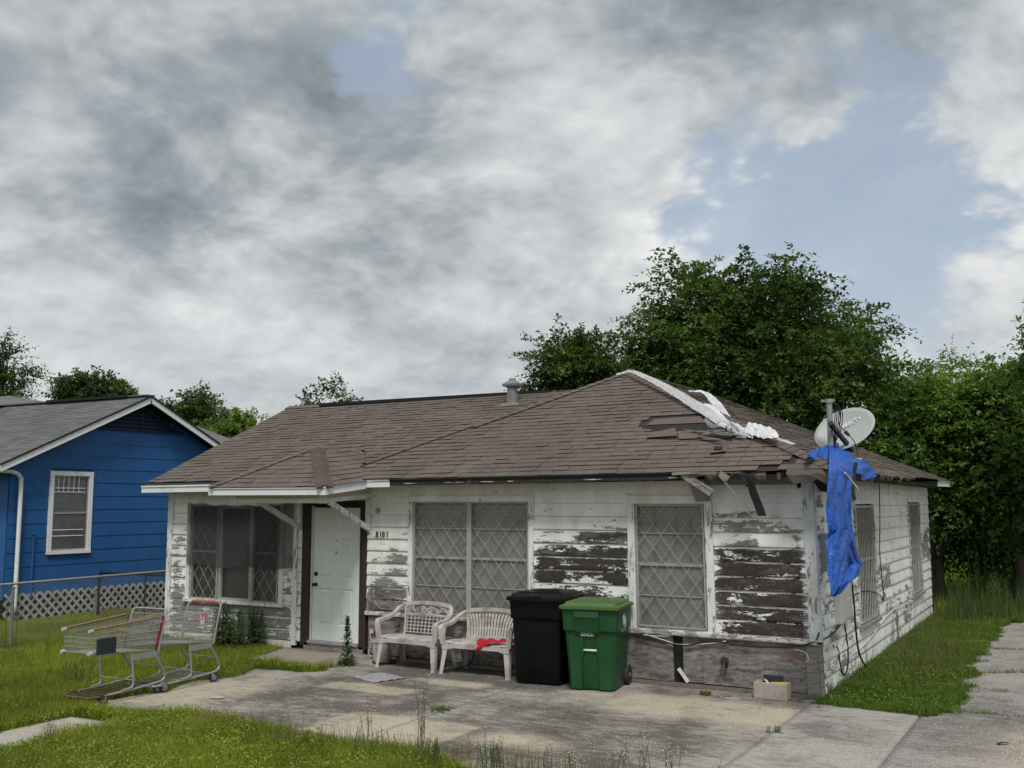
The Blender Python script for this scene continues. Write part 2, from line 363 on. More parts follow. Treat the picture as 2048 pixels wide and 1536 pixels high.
def mat_blue():
    m, nt, b = newmat('blue_house_paint', .55, .3); p = pos(nt)
    n = noise(nt, p, 1.4, 5, .6); f = noise(nt, scl(nt, p, (1, 1, 6)), 9, 4, .6)
    c = mixc(nt, mrange(nt, n, .3, .7), (.012, .082, .238), (.019, .102, .285)); c = mixc(nt, mth(nt, 'MULTIPLY', mrange(nt, f, .5, .75), .35), c, (.045, .125, .30))
    st = noise(nt, scl(nt, p, (5, 5, .5)), 2.0, 5, .6); c = mixc(nt, mth(nt, 'MULTIPLY', mrange(nt, st, .5, .72), .45), c, (.012, .05, .14))
    ch = mrange(nt, noise(nt, p, 26, 4, .65), .70, .74); c = mixc(nt, mth(nt, 'MULTIPLY', ch, .5), c, (.10, .16, .26))
    setc(nt, b, c); bump(nt, b, f, .15, .004); return m
M_BLUE = mat_blue()
M_BLUEDK = simple('louvre_navy_paint', (.012, .02, .045), .6, .2, 5)
M_WHITE2 = simple('white_trim_paint', (.68, .69, .70), .5, .06, 5, dirt=((.33, .33, .33), .2))
M_LATT = simple('lattice_vinyl', (.36, .36, .35), .6, .12, 9, dirt=((.17, .17, .15), .35))
M_GALV = simple('galvanised_steel', (.40, .41, .42), .42, .15, 12, metal=.75, spec=.5)
M_GALVD = simple('dull_galvanised_sheet', (.20, .20, .20), .55, .2, 8, metal=.35)
M_DKMET = simple('dark_painted_steel', (.02, .02, .022), .5, .3, 12)
M_CART = simple('cart_zinc_wire', (.29, .29, .28), .45, .2, 30, metal=.35, dirt=((.15, .12, .09), .2))
M_CARTF = simple('cart_grey_frame', (.27, .275, .285), .5, .12, 16, metal=.25, dirt=((.17, .14, .12), .15))
M_RUST = simple('rusty_steel', (.085, .06, .042), .85, .5, 30, dirt=((.16, .13, .10), .4), bmp=.4)
M_TANRAIL = simple('faded_tan_plastic_rail', (.20, .125, .088), .55, .2, 20, dirt=((.4, .3, .22), .3))
M_REDPL = simple('red_plastic', (.20, .016, .018), .45, .15, 12)
M_REDFADE = simple('faded_red_handle', (.30, .105, .088), .5, .25, 16, dirt=((.6, .5, .45), .3))
M_RUBBER = simple('wheel_rubber', (.03, .03, .032), .7, .25, 20)
M_SIGNPL = simple('dark_slate_plastic', (.022, .027, .036), .5, .1, 10)
M_PLAS = simple('dingy_white_plastic', (.43, .405, .38), .5, .12, 9, dirt=((.20, .18, .16), .5), spec=.4, obj=True)
M_BIN_G = simple('green_bin_plastic', (.009, .062, .019), .42, .14, 5, spec=.4, dirt=((.03, .085, .04), .2), obj=True)
M_BIN_L = simple('green_lid_plastic', (.055, .115, .030), .45, .1, 5, spec=.4, dirt=((.04, .08, .03), .2), obj=True)
M_BIN_K = simple('black_bin_plastic', (.0035, .0035, .005), .42, .2, 6, spec=.22, dirt=((.007, .007, .008), .1), obj=True)
M_PRINT = simple('white_print', (.62, .66, .64), .6, .06, 20)
M_PRINTF = simple('faint_print', (.36, .46, .39), .6, .2, 60)
M_PAIL = simple('grey_pail_plastic', (.42, .42, .42), .5, .08, 8, dirt=((.2, .19, .18), .3))
M_BLOCK = simple('cinder_block', (.34, .305, .26), .92, .12, 14, bmp=.5, dirt=((.22, .19, .16), .3))
M_YEL = simple('yellow_plastic', (.62, .48, .04), .5, .1, 10)
M_BROWNP = simple('brown_dish_glaze', (.12, .066, .028), .5, .25, 20)
M_REDCL = simple('red_cloth', (.36, .010, .022), .85, .2, 20, bmp=.3)
M_DISH = simple('dish_grey_paint', (.33, .35, .345), .5, .05, 3, dirt=((.3, .31, .3), .2))
M_DISHT = simple('dish_lettering', (.66, .68, .67), .6, .04, 10)
M_PIPE = simple('mast_galvanised', (.27, .275, .28), .55, .14, 10, metal=.3)
M_GREYBX = simple('meter_box_grey', (.36, .375, .375), .55, .08, 5, dirt=((.24, .24, .23), .25))
M_CABLE = simple('black_cable', (.014, .014, .015), .6, .2, 20)
M_CABLEW = simple('white_cable', (.50, .49, .46), .6, .15, 20)
M_DOOR = simple('door_white_enamel', (.64, .67, .655), .42, .04, 2.2, spec=.4, dirt=((.48, .48, .45), .1))
M_KNOB = simple('blackened_brass', (.03, .022, .015), .35, .3, 30, metal=.6)
M_BROWNN = simple('bronze_numerals', (.10, .062, .02), .5, .2, 30, metal=.3)
M_ALU = simple('aluminium_frame', (.34, .335, .325), .5, .12, 14, metal=.3, dirt=((.2, .19, .17), .3))
M_GRILLE = simple('grille_cream_paint', (.31, .30, .28), .55, .12, 14, dirt=((.22, .2, .18), .3))
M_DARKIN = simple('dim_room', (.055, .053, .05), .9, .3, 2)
M_CURT = simple('grey_curtain', (.27, .27, .262), .9, .3, 3, stretch=(9, 9, .8))
M_DRYST = simple('dry_stem', (.11, .085, .055), .9, .3, 20)
M_GSTEM = simple('green_stem', (.07, .10, .035), .8, .3, 20)
M_SEED = simple('pale_seed_head', (.42, .37, .30), .95, .2, 30)
M_BARK = simple('tree_bark', (.075, .062, .05), .95, .35, 6, stretch=(4, 4, 1), bmp=.7)
def mat_glass(name, tint, alpha, rough):
    m, nt, b = newmat(name, rough, .6); nt.nodes.remove(b)
    p = pos(nt); d = mrange(nt, noise(nt, p, 3.5, 5, .6), .35, .7, alpha * .75, min(1, alpha * 1.3))
    df = nd(nt, 'ShaderNodeBsdfDiffuse', {'Color': (*tint, 1)}); tr = nd(nt, 'ShaderNodeBsdfTransparent', {'Color': (.82, .84, .83, 1)})
    gl = nd(nt, 'ShaderNodeBsdfGlossy', {'Color': (.9, .9, .9, 1), 'Roughness': rough})
    m1 = nd(nt, 'ShaderNodeMixShader', {0: d, 1: tr.outputs[0], 2: df.outputs[0]})
    fr = nd(nt, 'ShaderNodeFresnel', {'IOR': 1.42}).outputs[0]
    m2 = nd(nt, 'ShaderNodeMixShader', {0: fr, 1: m1.outputs[0], 2: gl.outputs[0]})
    nt.links.new(m2.outputs[0], nt.nodes['Material Output'].inputs[0]); return m
M_GLASS = mat_glass('dusty_window_glass', (.34, .335, .315), .46, .08)
M_GLASSB = mat_glass('blue_house_glass', (.22, .22, .21), .15, .05)
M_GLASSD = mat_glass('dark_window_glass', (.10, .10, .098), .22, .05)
def mat_screen():
    m, nt, b = newmat('dark_insect_screen', .9, .1); nt.nodes.remove(b)
    df = nd(nt, 'ShaderNodeBsdfDiffuse', {'Color': (.06, .062, .063, 1)}); tr = nd(nt, 'ShaderNodeBsdfTransparent', {'Color': (1, 1, 1, 1)})
    mx = nd(nt, 'ShaderNodeMixShader', {0: .58, 1: tr.outputs[0], 2: df.outputs[0]}); nt.links.new(mx.outputs[0], nt.nodes['Material Output'].inputs[0]); return m
M_SCREEN = mat_screen()
def mat_blind(name, c0, c1, freq):
    m, nt, b = newmat(name, .7, .2); p = pos(nt); z = nd(nt, 'ShaderNodeSeparateXYZ', {0: p}).outputs[2]
    w = mth(nt, 'FRACT', mth(nt, 'MULTIPLY', mth(nt, 'ADD', z, mth(nt, 'MULTIPLY', noise(nt, p, 3, 3), .02)), freq))
    c = mixc(nt, mrange(nt, w, .0, .9), c0, c1); c = mixc(nt, mrange(nt, noise(nt, p, 2.5, 5), .45, .7, 0, .6), c, tuple(x * .5 for x in c0))
    setc(nt, b, c); bump(nt, b, w, .5, .01); return m
M_BLIND = mat_blind('dusty_blind', (.40, .39, .365), (.62, .605, .57), 19)
M_BLINDW = mat_blind('pale_blind', (.48, .48, .47), (.74, .74, .72), 22)
def mat_leaf(name, a, b_, c_, trans=.35):
    m, nt, b = newmat(name, .55, .25); r = attr(nt, 'rnd')
    col = ramp(nt, r, [(0, a), (.55, b_), (1, c_)]); setc(nt, b, col)
    tl = nd(nt, 'ShaderNodeBsdfTranslucent', {'Color': mixc(nt, 1.0, col, (1.5, 1.6, .6), 'MULTIPLY')})
    mx = nd(nt, 'ShaderNodeMixShader', {0: trans, 1: b.outputs[0], 2: tl.outputs[0]})
    nt.links.new(mx.outputs[0], nt.nodes['Material Output'].inputs[0]); return m
M_ELM = mat_leaf('elm_leaf', (.018, .038, .009), (.054, .096, .021), (.110, .172, .042), .32)
M_HACK = mat_leaf('hackberry_leaf', (.044, .090, .020), (.106, .182, .040), (.195, .290, .068), .38)
M_FAR = mat_leaf('far_tree_leaf', (.028, .052, .018), (.058, .095, .028), (.10, .145, .042), .28)
M_WEED = mat_leaf('weed_leaf', (.028, .055, .018), (.055, .095, .027), (.085, .13, .035), .3)
M_DKWEED = mat_leaf('horseweed_leaf', (.030, .060, .020), (.055, .10, .032), (.085, .14, .045), .3)
M_GRASS = mat_leaf('grass_blade', (.066, .100, .014), (.172, .214, .026), (.335, .364, .052), .35)
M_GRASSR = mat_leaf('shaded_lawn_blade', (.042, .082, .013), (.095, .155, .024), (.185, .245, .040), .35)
M_STRAW = mat_leaf('straw_blade', (.09, .09, .035), (.14, .115, .06), (.20, .15, .10), .2)
def mat_ground():
    m, nt, b = newmat('lawn_soil', .95, .1); p = pos(nt)
    n = noise(nt, p, .8, 6, .6); f = noise(nt, p, 30, 4, .65)
    c = mixc(nt, mrange(nt, n, .35, .65), (.045, .058, .014), (.085, .10, .02)); c = mixc(nt, mrange(nt, f, .45, .7, 0, .8), c, (.04, .034, .02))
    setc(nt, b, c); bump(nt, b, f, .8, .03); return m
M_GROUND = mat_ground()
def mat_conc(name, base, darkc, spk, agg):
    m, nt, b = newmat(name, .9, .15); p = pos(nt)
    s = attr(nt, 'stain'); pale = attr(nt, 'pale')
    n = noise(nt, p, 1.3, 7, .62, .3); f = noise(nt, p, 55, 3, .6); sc = noise(nt, scl(nt, p, (1.2, 3, 1)), 4, 6, .65)
    d = mth(nt, 'ADD', mth(nt, 'MULTIPLY', n, .6), mth(nt, 'MULTIPLY', sc, .5))
    dm = mrange(nt, mth(nt, 'ADD', d, mth(nt, 'MULTIPLY', s, .45)), .50, .82, smooth=True)
    c = mixc(nt, dm, base, darkc)
    pm = mth(nt, 'MULTIPLY', pale, mrange(nt, d, .42, .72, 1.0, .35))
    c = mixc(nt, pm, c, tuple(min(1, x * k) for x, k in zip(base, (1.30, 1.24, 1.07))))
    c = mixc(nt, 1.0, c, ramp(nt, f, [(.25, (.62, .62, .62)), (.75, (1.36, 1.36, 1.36))]), 'MULTIPLY')
    vo = nd(nt, 'ShaderNodeTexVoronoi', {'Vector': p, 'Scale': agg}); vd = vo.outputs[0]
    pick = mth(nt, 'GREATER_THAN', nd(nt, 'ShaderNodeSeparateColor', {0: vo.outputs[1]}).outputs[0], 1 - spk)
    fl = mth(nt, 'MULTIPLY', mrange(nt, vd, .2, .34, 1, 0), pick)
    c = mixc(nt, mth(nt, 'MULTIPLY', fl, .8), c, (.50, .48, .43))
    wv = nd(nt, 'ShaderNodeTexNoise', {'Vector': p, 'Scale': 3.0, 'Detail': 5, 'Roughness': .65}).outputs[1]
    ce = nd(nt, 'ShaderNodeTexVoronoi', {'Vector': vmth(nt, 'ADD', p, nd(nt, 'ShaderNodeVectorMath', {0: wv, 'Scale': .7}, operation='SCALE').outputs[0]).outputs[0], 'Scale': .62}, feature='DISTANCE_TO_EDGE').outputs[0]
    ck = mth(nt, 'MULTIPLY', mrange(nt, ce, .0, .006, 1, 0), mrange(nt, noise(nt, p, .7, 3), .46, .54))
    c = mixc(nt, mth(nt, 'MULTIPLY', ck, .85), c, (.035, .032, .028))
    lt = mrange(nt, noise(nt, p, 70, 2, .5), .735, .75)                                   # grit and leaf crumbs
    c = mixc(nt, mth(nt, 'MULTIPLY', lt, .75), c, (.05, .042, .03))
    setc(nt, b, c); bump(nt, b, mth(nt, 'ADD', f, mth(nt, 'MULTIPLY', fl, .5)), .4, .004); return m
M_CONC = mat_conc('stained_concrete', (.30, .278, .243), (.098, .089, .078), .20, 34)
M_CONC2 = mat_conc('cleaner_concrete', (.31, .298, .272), (.14, .134, .124), .14, 34)
M_DRIVE = mat_conc('exposed_aggregate', (.27, .25, .235), (.12, .112, .105), .45, 32)
M_STEP = mat_conc('step_concrete', (.25, .225, .19), (.14, .125, .105), .02, 38)
M_FOUND = simple('foundation_concrete', (.16, .145, .125), .95, .2, 5, dirt=((.07, .062, .055), .4), bmp=.3)
def mat_tarp(name, col, lo, rough):
    m, nt, b = newmat(name, rough, .45); p = pos(nt); uv = p
    n = noise(nt, p, 9, 5, .6); cr = nd(nt, 'ShaderNodeTexVoronoi', {'Vector': vmth(nt, 'ADD', p, nd(nt, 'ShaderNodeVectorMath', {0: nd(nt, 'ShaderNodeTexNoise', {'Vector': p, 'Scale': 6.0}).outputs[1], 'Scale': .25}, operation='SCALE').outputs[0]).outputs[0], 'Scale': 16.0}, feature='DISTANCE_TO_EDGE').outputs[0]
    c = mixc(nt, mrange(nt, n, .3, .7), lo, col); c = mixc(nt, mrange(nt, cr, 0, .05, .30, 0), c, tuple(min(1, x * 1.8 + .02) for x in col))
    setc(nt, b, c); bump(nt, b, mth(nt, 'ADD', n, mth(nt, 'MULTIPLY', mrange(nt, cr, 0, .12), .5)), .6, .02)
    tl = nd(nt, 'ShaderNodeBsdfTranslucent', {'Color': (*col, 1)}); mx = nd(nt, 'ShaderNodeMixShader', {0: .15, 1: b.outputs[0], 2: tl.outputs[0]})
    nt.links.new(mx.outputs[0], nt.nodes['Material Output'].inputs[0]); return m
M_TARPB = mat_tarp('blue_tarp', (.012, .118, .52), (.007, .070, .37), .42)
M_TARPW = mat_tarp('white_tarp', (.78, .79, .82), (.62, .63, .66), .45)
def mat_mat():
    m, nt, b = newmat('speckled_mat', .95, .1); p = pos(nt); n = noise(nt, p, 60, 4, .7); setc(nt, b, ramp(nt, n, [(.35, (.10, .10, .11)), (.5, (.26, .26, .27)), (.65, (.42, .42, .43))])); return m
M_MAT = mat_mat()
def mat_pink():
    m, nt, b = newmat('pink_white_cup', .4, .5); p = nd(nt, 'ShaderNodeTexCoord').outputs['Object']; n = noise(nt, scl(nt, p, (1, 1, .5)), 22, 3)
    setc(nt, b, mixc(nt, mrange(nt, n, .47, .53), (.62, .045, .13), (.72, .50, .55))); return m
M_PINK = mat_pink()
# ------------------------------------------------------------------ the white house
house = thing('white_clapboard_house', 'derelict white clapboard house with peeling paint and a torn brown shingle roof', 'house')
def fmap(V): V = np.array(V, float); return np.stack([V[:, 0], -V[:, 1], V[:, 2]], 1)          # (s, out, z) -> front wall
def smap(V): V = np.array(V, float); return np.stack([V[:, 1], V[:, 0], V[:, 2]], 1)           # (s, out, z) -> right-hand wall
def put(mb, xf, name, mat, parent, **k):
    mb.v = [tuple(p) for p in xf(mb.v)]
    return mb.build(name, mat, parent, warp=True, **k)
def patchsum(x, z, lst, base):
    r = np.full(len(x), base, float)
    for x0, x1, z0, z1, a, s in lst:
        wx = np.clip((x - x0) / s + .5, 0, 1) * np.clip((x1 - x) / s + .5, 0, 1); wz = np.clip((z - z0) / s + .5, 0, 1) * np.clip((z1 - z) / s + .5, 0, 1)
        r = np.maximum(r, a * wx * wz)
    return r
F_PEEL = [(-3.95, -2.25, 1.12, 1.76, .84, .30), (-3.95, -2.25, .40, 1.16, .60, .30), (-3.2, -2.35, 1.68, 1.92, .62, .12), (-3.7, -2.4, 1.66, 2.05, .40, .12),
          (-1.4, .0, .35, 1.76, .83, .30), (-1.3, -.1, 1.66, 2.06, .48, .12), (-1.2, -.2, .62, .80, .6, .08), (-1.3, -.1, 2.0, 2.2, .32, .12),
          (-6.85, -5.8, .40, 1.08, .84, .24), (-6.75, -5.9, 1.0, 1.26, .5, .12), (-6.3, -5.9, 1.3, 1.62, .55, .14), (-6.75, -5.9, 1.2, 1.45, .38, .1),
          (-10.9, -8.1, -.1, .66, .74, .14), (-10.95, -10.4, .6, 1.86, .46, .1), (-10.95, -10.4, .6, 1.2, .52, .1), (-8.4, -8.1, .6, 1.42, .56, .1), (-8.1, -7.9, -.1, .9, .52, .1)]
F_DARK = [(-3.85, -2.35, .5, 1.75, .62, .2), (-1.3, -.1, .5, 1.75, .60, .2), (-6.75, -5.9, .5, 1.03, .40, .2), (-3.2, -2.35, 1.68, 1.95, .45, .1)]
S_PEEL = [(0, 2.4, -.1, .35, .48, .2), (3.9, 5.3, .4, 1.3, .40, .2), (8.8, 10.5, 1.1, 1.75, .66, .15), (5.2, 7.4, .0, .8, .40, .2), (0, 2.5, .35, 1.2, .42, .2), (.0, .6, 1.2, 2.5, .50, .2)]
def siding(s0, s1, z0, z1, xf, parent, pl, dk, base, vert=False):
    n = max(2, int((s1 - s0) / .10)); s = np.linspace(s0, s1, n + 1); m = n + 1
    j = .003 * (rng.random() - .5)
    prof = [(0.004, z0), (.020, z0), (.0225, z0 + .012), (.017, z0 + .06), (.013, z0 + .115), (.009, z1 - .030), (.007, z1 - .018), (.003, z1 + .012)]
    w = (vnoise(s * 2.2, np.full(m, z0 * 9), 3) - .5) * .006
    V = np.concatenate([np.stack([s, np.full(m, o + j), np.full(m, z) + (w if k < 3 else 0)], 1) for k, (o, z) in enumerate(prof)])
    i = np.arange(n); F = np.concatenate([np.stack([k * m + i, k * m + i + 1, (k + 1) * m + i + 1, (k + 1) * m + i], 1) for k in range(len(prof) - 1)])
    r = rng.uniform(-.05, .06)
    P = patchsum(V[:, 0], V[:, 2], pl, base) + r; D = patchsum(V[:, 0], V[:, 2], dk, 0.0)
    P = P + np.where(P > .3, (vnoise(V[:, 0] * 2.6 + z0 * 31, V[:, 2] * 5, 4) - .5) * .95, 0)
    edge = np.minimum(V[:, 0] - s0, s1 - V[:, 0]); P = P - np.where((edge < .055) & (P > .5), .34, 0) + np.where((edge < .06) & (P <= .5), .09, 0)
    tt = (V[:, 2] - z0) / (z1 - z0); P = P - np.where(tt > .88, .45, 0) + np.where(tt < .09, .03, 0)
    return mesh_np('siding_board', lean(xf(V)), F, M_SIDING, parent, attrs={'peel': P, 'dark': D})
def cut(intervals, holes):
    out = []
    for a, b in intervals:
        seg = [(a, b)]
        for h0, h1 in holes:
            seg = [q for (c, d) in seg for q in ((c, min(d, h0)), (max(c, h1), d)) if q[1] - q[0] > .02]
        out += seg
    return out
def split(a, b, L=3.3):
    if b - a < L: return [(a, b)]
    c = a + (b - a) * rng.uniform(.35, .65); return split(a, c, L) + split(c + .002, b, L)
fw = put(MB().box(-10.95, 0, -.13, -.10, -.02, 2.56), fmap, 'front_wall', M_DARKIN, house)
OPEN = [(-10.50, -8.35, .60, 2.29), (-7.97, -6.70, -1, 2.28), (-5.93, -3.82, .55, 2.35), (-2.41, -1.25, .55, 2.35), (-8.16, -8.06, -1, 2.5)]
for k in range(-3, 10):
    z0 = .63 + .18 * k; z1 = z0 + .18; mid = (z0 + z1) / 2
    base = [(-10.87, -6.7)] if k < 0 else [(-10.87, -.09)]
    if k < 0: base = [(-10.87, -7.97)]
    holes = [(a, b) for a, b, c, d in OPEN if c < mid < d]
    for a, b in cut(base, holes):
        for c, d in split(a, b): siding(c, d, z0, z1, fmap, fw, F_PEEL, F_DARK, .20)
sw = put(MB().box(.02, 10.35, -.13, -.10, -.05, 2.6), smap, 'side_wall', M_DARKIN, house)
SOPEN = [(2.42, 3.92, .50, 2.30), (7.42, 8.86, .52, 2.32)]
for k in range(14):
    z0 = -.03 + .186 * k; z1 = z0 + .186; mid = (z0 + z1) / 2
    holes = [(a, b) for a, b, c, d in SOPEN if c < mid < d]
    for a, b in cut([(.10, 5.45), (5.452, 10.30)], holes): siding(a, b, z0, z1, smap, sw, S_PEEL, [(8.8, 10.5, 1.1, 1.75, .3, .1), (0, .6, 1.2, 2.5, .2, .2)], .20)
# plain walls nobody sees from the street, closing the box
MB().box(-10.93, .0, 10.30, 10.36, -.05, 2.6).build('rear_wall', M_TRIMOK, house)
MB().box(-10.96, -10.90, 0.02, 6.9, -.05, 2.56).build('left_wall', M_TRIMOK, house)
# frieze boards, corner boards, base board, posts by the door
for a, b in ((-10.86, -8.72), (-6.68, -.16)):
    put(MB().box(a, b, -.002, .024, 2.425, 2.56), fmap, 'frieze_board', M_TRIMOK, house)
for a, b in ((-10.50, -8.35), (-5.93, -3.82), (-2.41, -1.25)): put(MB().box(a - .01, b + .01, -.01, .018, 2.30 if a < -9 else 2.352, 2.45), fmap, 'head_flashing_board', M_TRIMOK, house)
for a, b in ((2.42, 3.92), (7.42, 8.86)): put(MB().box(a - .01, b + .01, -.01, .018, 2.30, 2.42), smap, 'head_flashing_board', M_TRIMOK, house)
put(MB().box(-.105, .03, -.02, .032, .60, 2.60), fmap, 'corner_board', M_POST, house)
put(MB().box(-.03, .085, .0, .030, .60, 2.60), smap, 'corner_board', M_POST, house)
put(MB().box(-10.98, -10.86, -.02, .032, .02, 2.56), fmap, 'corner_board', M_TRIM, house)
put(MB().box(-8.15, -8.06, 0, .040, .03, 2.44), fmap, 'trim_post', M_TRIM, house)
put(MB().box(-10.86, -8.16, 0, .030, -.02, .085), fmap, 'base_board', M_TRIMOK, house)
put(MB().box(10.24, 10.37, 0, .028, -.03, 2.6), smap, 'corner_board', M_BLACK, house)
# sill beam and plywood skirting below the siding, right of the door
put(MB().loft([(-6.70, .03, .032, .014, 0, 0), (-.02, .034, .036, .016, 0, 0)], n=16), lambda V: fmap(np.array([(p[2], p[0] + .03, p[1] + .60) for p in V])), 'sill_beam', M_BEAM, house, smooth=30)
sk = [(-6.66, -4.30), (-4.29, -1.83), (-1.70, -.17)]
for a, b in sk: put(MB().add([(a, .0, .0), (b, .0, -.012), (b, .012, -.012), (a, .012, .0), (a, 0, .57), (b, 0, .57), (b, .012, .57), (a, .012, .57)], [(3, 2, 1, 0), (4, 5, 6, 7), (0, 1, 5, 4), (1, 2, 6, 5), (2, 3, 7, 6), (3, 0, 4, 7)]), fmap, 'skirting_panel', M_PLY, house)
put(MB().box(-.165, .03, -.03, .022, -.03, .575), fmap, 'corner_post', M_WOODG, house)
put(MB().box(-.05, .06, .002, .020, -.03, .575), smap, 'corner_post', M_WOODG, house)
put(MB().box(-6.7, -.02, -.05, -.02, -.05, .58), fmap, 'skirting_backing', M_BLACK, house)
put(MB().bar((-1.765, .02, .16), (-1.64, .03, .0), .045, .012, up=(0, 1, 0)), fmap, 'loose_stake', M_TRIMOK, house)
MB().box(-10.9, .02, -.035, .2, GZ - .15, -.02).build('foundation', M_FOUND, house)
MB().box(-.1, .035, .0, 10.3, GZ - .15, -.035).build('foundation', M_FOUND, house)
# ------------------------------------------------------------------ windows
def clipseg(p, d, x0, x1, z0, z1):
    t0, t1 = -1e9, 1e9
    for q, r, a, b in ((p[0], d[0], x0, x1), (p[1], d[1], z0, z1)):
        if abs(r) < 1e-9: continue
        u, v = sorted(((a - q) / r, (b - q) / r)); t0 = max(t0, u); t1 = min(t1, v)
    return (t0, t1) if t1 - t0 > .03 else None
def grille(x0, x1, z0, z1, dx, dz, o, xf, parent, mat, w=.0062):
    mb = MB(); cx = (x0 + x1) / 2
    for sg in (1, -1):
        for k in range(-30, 31):
            p = (cx + k * 2 * dx, z0 + .1); d = (dx, sg * dz); c = clipseg(p, d, x0, x1, z0, z1)
            if c:
                a = (p[0] + d[0] * c[0], o + sg * .003, p[1] + d[1] * c[0]); b = (p[0] + d[0] * c[1], o + sg * .003, p[1] + d[1] * c[1])
                je = lambda q: (q[0] + rng.uniform(-.006, .006), q[1], q[2]); md = ((a[0] + b[0]) / 2 + rng.gauss(0, .006), o + sg * .003 + rng.uniform(-.004, .004), (a[2] + b[2]) / 2)
                mb.bar(je(a), md, w, .005, up=(0, 1, 0)); mb.bar(md, je(b), w, .005, up=(0, 1, 0))
    for a, b in (((x0, o, z0), (x1, o, z0)), ((x0, o, z1), (x1, o, z1)), ((x0, o, z0), (x0, o, z1)), ((x1, o, z0), (x1, o, z1))): mb.bar(a, b, .022, .014, up=(0, 1, 0))
    return put(mb, xf, 'security_grille', mat, parent)
def frame(x0, x1, z0, z1, w, o0, o1):
    return MB().box(x0, x1, o0, o1, z0, z0 + w).box(x0, x1, o0, o1, z1 - w, z1).box(x0, x0 + w, o0, o1, z0 + w, z1 - w).box(x1 - w, x1, o0, o1, z0 + w, z1 - w)
def casing(x0, x1, z0, z1, w, xf, parent, sill=True, mat=None):
    mat = mat or M_TRIM
    put(MB().box(x0, x1, -.01, .046, z1 - w * 1.05, z1), xf, 'casing_board', M_TRIMOK, parent)
    zl = z0 + .03 if sill else z0 - .035
    put(MB().box(x0, x0 + w, -.01, .043, zl, z1 - w * 1.05), xf, 'casing_board', mat, parent)
    put(MB().box(x1 - w, x1, -.01, .043, zl, z1 - w * 1.05), xf, 'casing_board', mat, parent)
    if not sill: put(MB().box(x0 + w, x1 - w, -.01, .02, z0 - .035, z0 - .012), xf, 'casing_board', mat, parent)
    if sill: put(MB().box(x0 - .02, x1 + .02, -.01, .070, z0 - .02, z0 + .03), xf, 'sill', M_WOODG if mat is M_BEAM else M_TRIM, parent)
def wempty(name, label=None):
    o = bpy.data.objects.new(name, None); COL.objects.link(o); o.parent = house
    if label: o['label'] = label
    return o
# wide double window with blinds
w2 = wempty('window', 'wide double window with diamond security bars and blinds'); casing(-5.93, -3.82, .66, 2.35, .075, fmap, w2, sill=False)
put(MB().box(-5.86, -3.89, -.075, -.07, .62, 2.28), fmap, 'blind', M_BLIND, w2)
put(MB().box(-5.86, -4.90, -.062, -.058, .62, 1.46), fmap, 'curtain', M_CURT, w2)
put(MB().add([(-5.86, -.02, .64), (-3.89, -.02, .64), (-3.89, -.02, 2.28), (-5.86, -.02, 2.28)], [(0, 1, 2, 3)]), fmap, 'pane', M_GLASS, w2)
sf = frame(-5.855, -4.875, .64, 2.275, .03, -.02, .012); sf.box(-5.83, -4.90, -.02, .004, 1.44, 1.475); put(sf, fmap, 'sash', M_ALU, w2)
sf = frame(-4.87, -3.89, .64, 2.275, .03, -.02, .012); sf.box(-4.84, -3.92, -.02, .004, 1.44, 1.475); put(sf, fmap, 'sash', M_ALU, w2)
put(MB().box(-4.905, -4.84, .013, .034, .64, 2.275), fmap, 'mullion', M_GRILLE, w2)
for z in (1.88, 1.05): put(MB().box(-5.83, -3.9, -.012, -.004, z - .008, z + .008), fmap, 'rail', M_ALU, w2)
grille(-5.83, -4.90, .66, 2.26, .1175, .15, .028, fmap, w2, M_GRILLE); grille(-4.845, -3.91, .66, 2.26, .1175, .15, .028, fmap, w2, M_GRILLE)
# single window right
w3 = wempty('window', 'single sash window with bent diamond security bars'); casing(-2.41, -1.25, .66, 2.35, .10, fmap, w3, sill=False)
put(MB().box(-2.32, -1.34, -.075, -.07, .62, 2.26), fmap, 'blind', M_BLIND, w3)
put(MB().add([(-2.32, -.02, .66), (-1.34, -.02, .66), (-1.34, -.02, 2.25), (-2.32, -.02, 2.25)], [(0, 1, 2, 3)]), fmap, 'pane', M_GLASS, w3)
sf = frame(-2.312, -1.348, .645, 2.245, .032, -.02, .012); sf.box(-2.29, -1.37, -.02, .004, 1.44, 1.48); put(sf, fmap, 'sash', M_ALU, w3)
for z in (1.86, 1.06): put(MB().box(-2.28, -1.38, -.012, -.004, z - .008, z + .008), fmap, 'rail', M_ALU, w3)
for x in (-2.06, -1.78, -1.58): put(MB().bar((x, -.035, 1.5), (x + .02, -.035, 2.2), .016, .004, up=(0, 1, 0)), fmap, 'blind_cord', M_BLACK, w3)
grille(-2.285, -1.375, .67, 2.225, .1130, .152, .030, fmap, w3, M_GRILLE)
# three-light window on the left
w1 = wempty('window', 'three light window with dark middle pane and barred side lights'); casing(-10.50, -8.35, .62, 2.29, .085, fmap, w1)
put(MB().box(-10.42, -8.42, -.075, -.07, .60, 2.22), fmap, 'curtain', M_CURT, w1)
put(MB().box(-9.71, -9.30, -.055, -.05, 1.45, 2.2), fmap, 'dark_drape', M_DARKIN, w1)
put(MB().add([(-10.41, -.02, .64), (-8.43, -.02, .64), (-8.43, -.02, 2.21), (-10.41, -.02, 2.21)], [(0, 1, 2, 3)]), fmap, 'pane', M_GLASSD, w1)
for a, b in ((-10.41, -9.76), (-9.03, -8.44)):
    sf = frame(a, b, .64, 2.21, .035, -.02, .012); sf.box(a + .02, b - .02, -.02, .004, 1.42, 1.455); put(sf, fmap, 'sash', M_ALU, w1)
    grille(a + .03, b - .03, .66, 2.19, .105, .150, .030, fmap, w1, M_GRILLE)
put(frame(-9.76, -9.03, .64, 2.21, .055, -.02, .022), fmap, 'sash', M_ALU, w1)
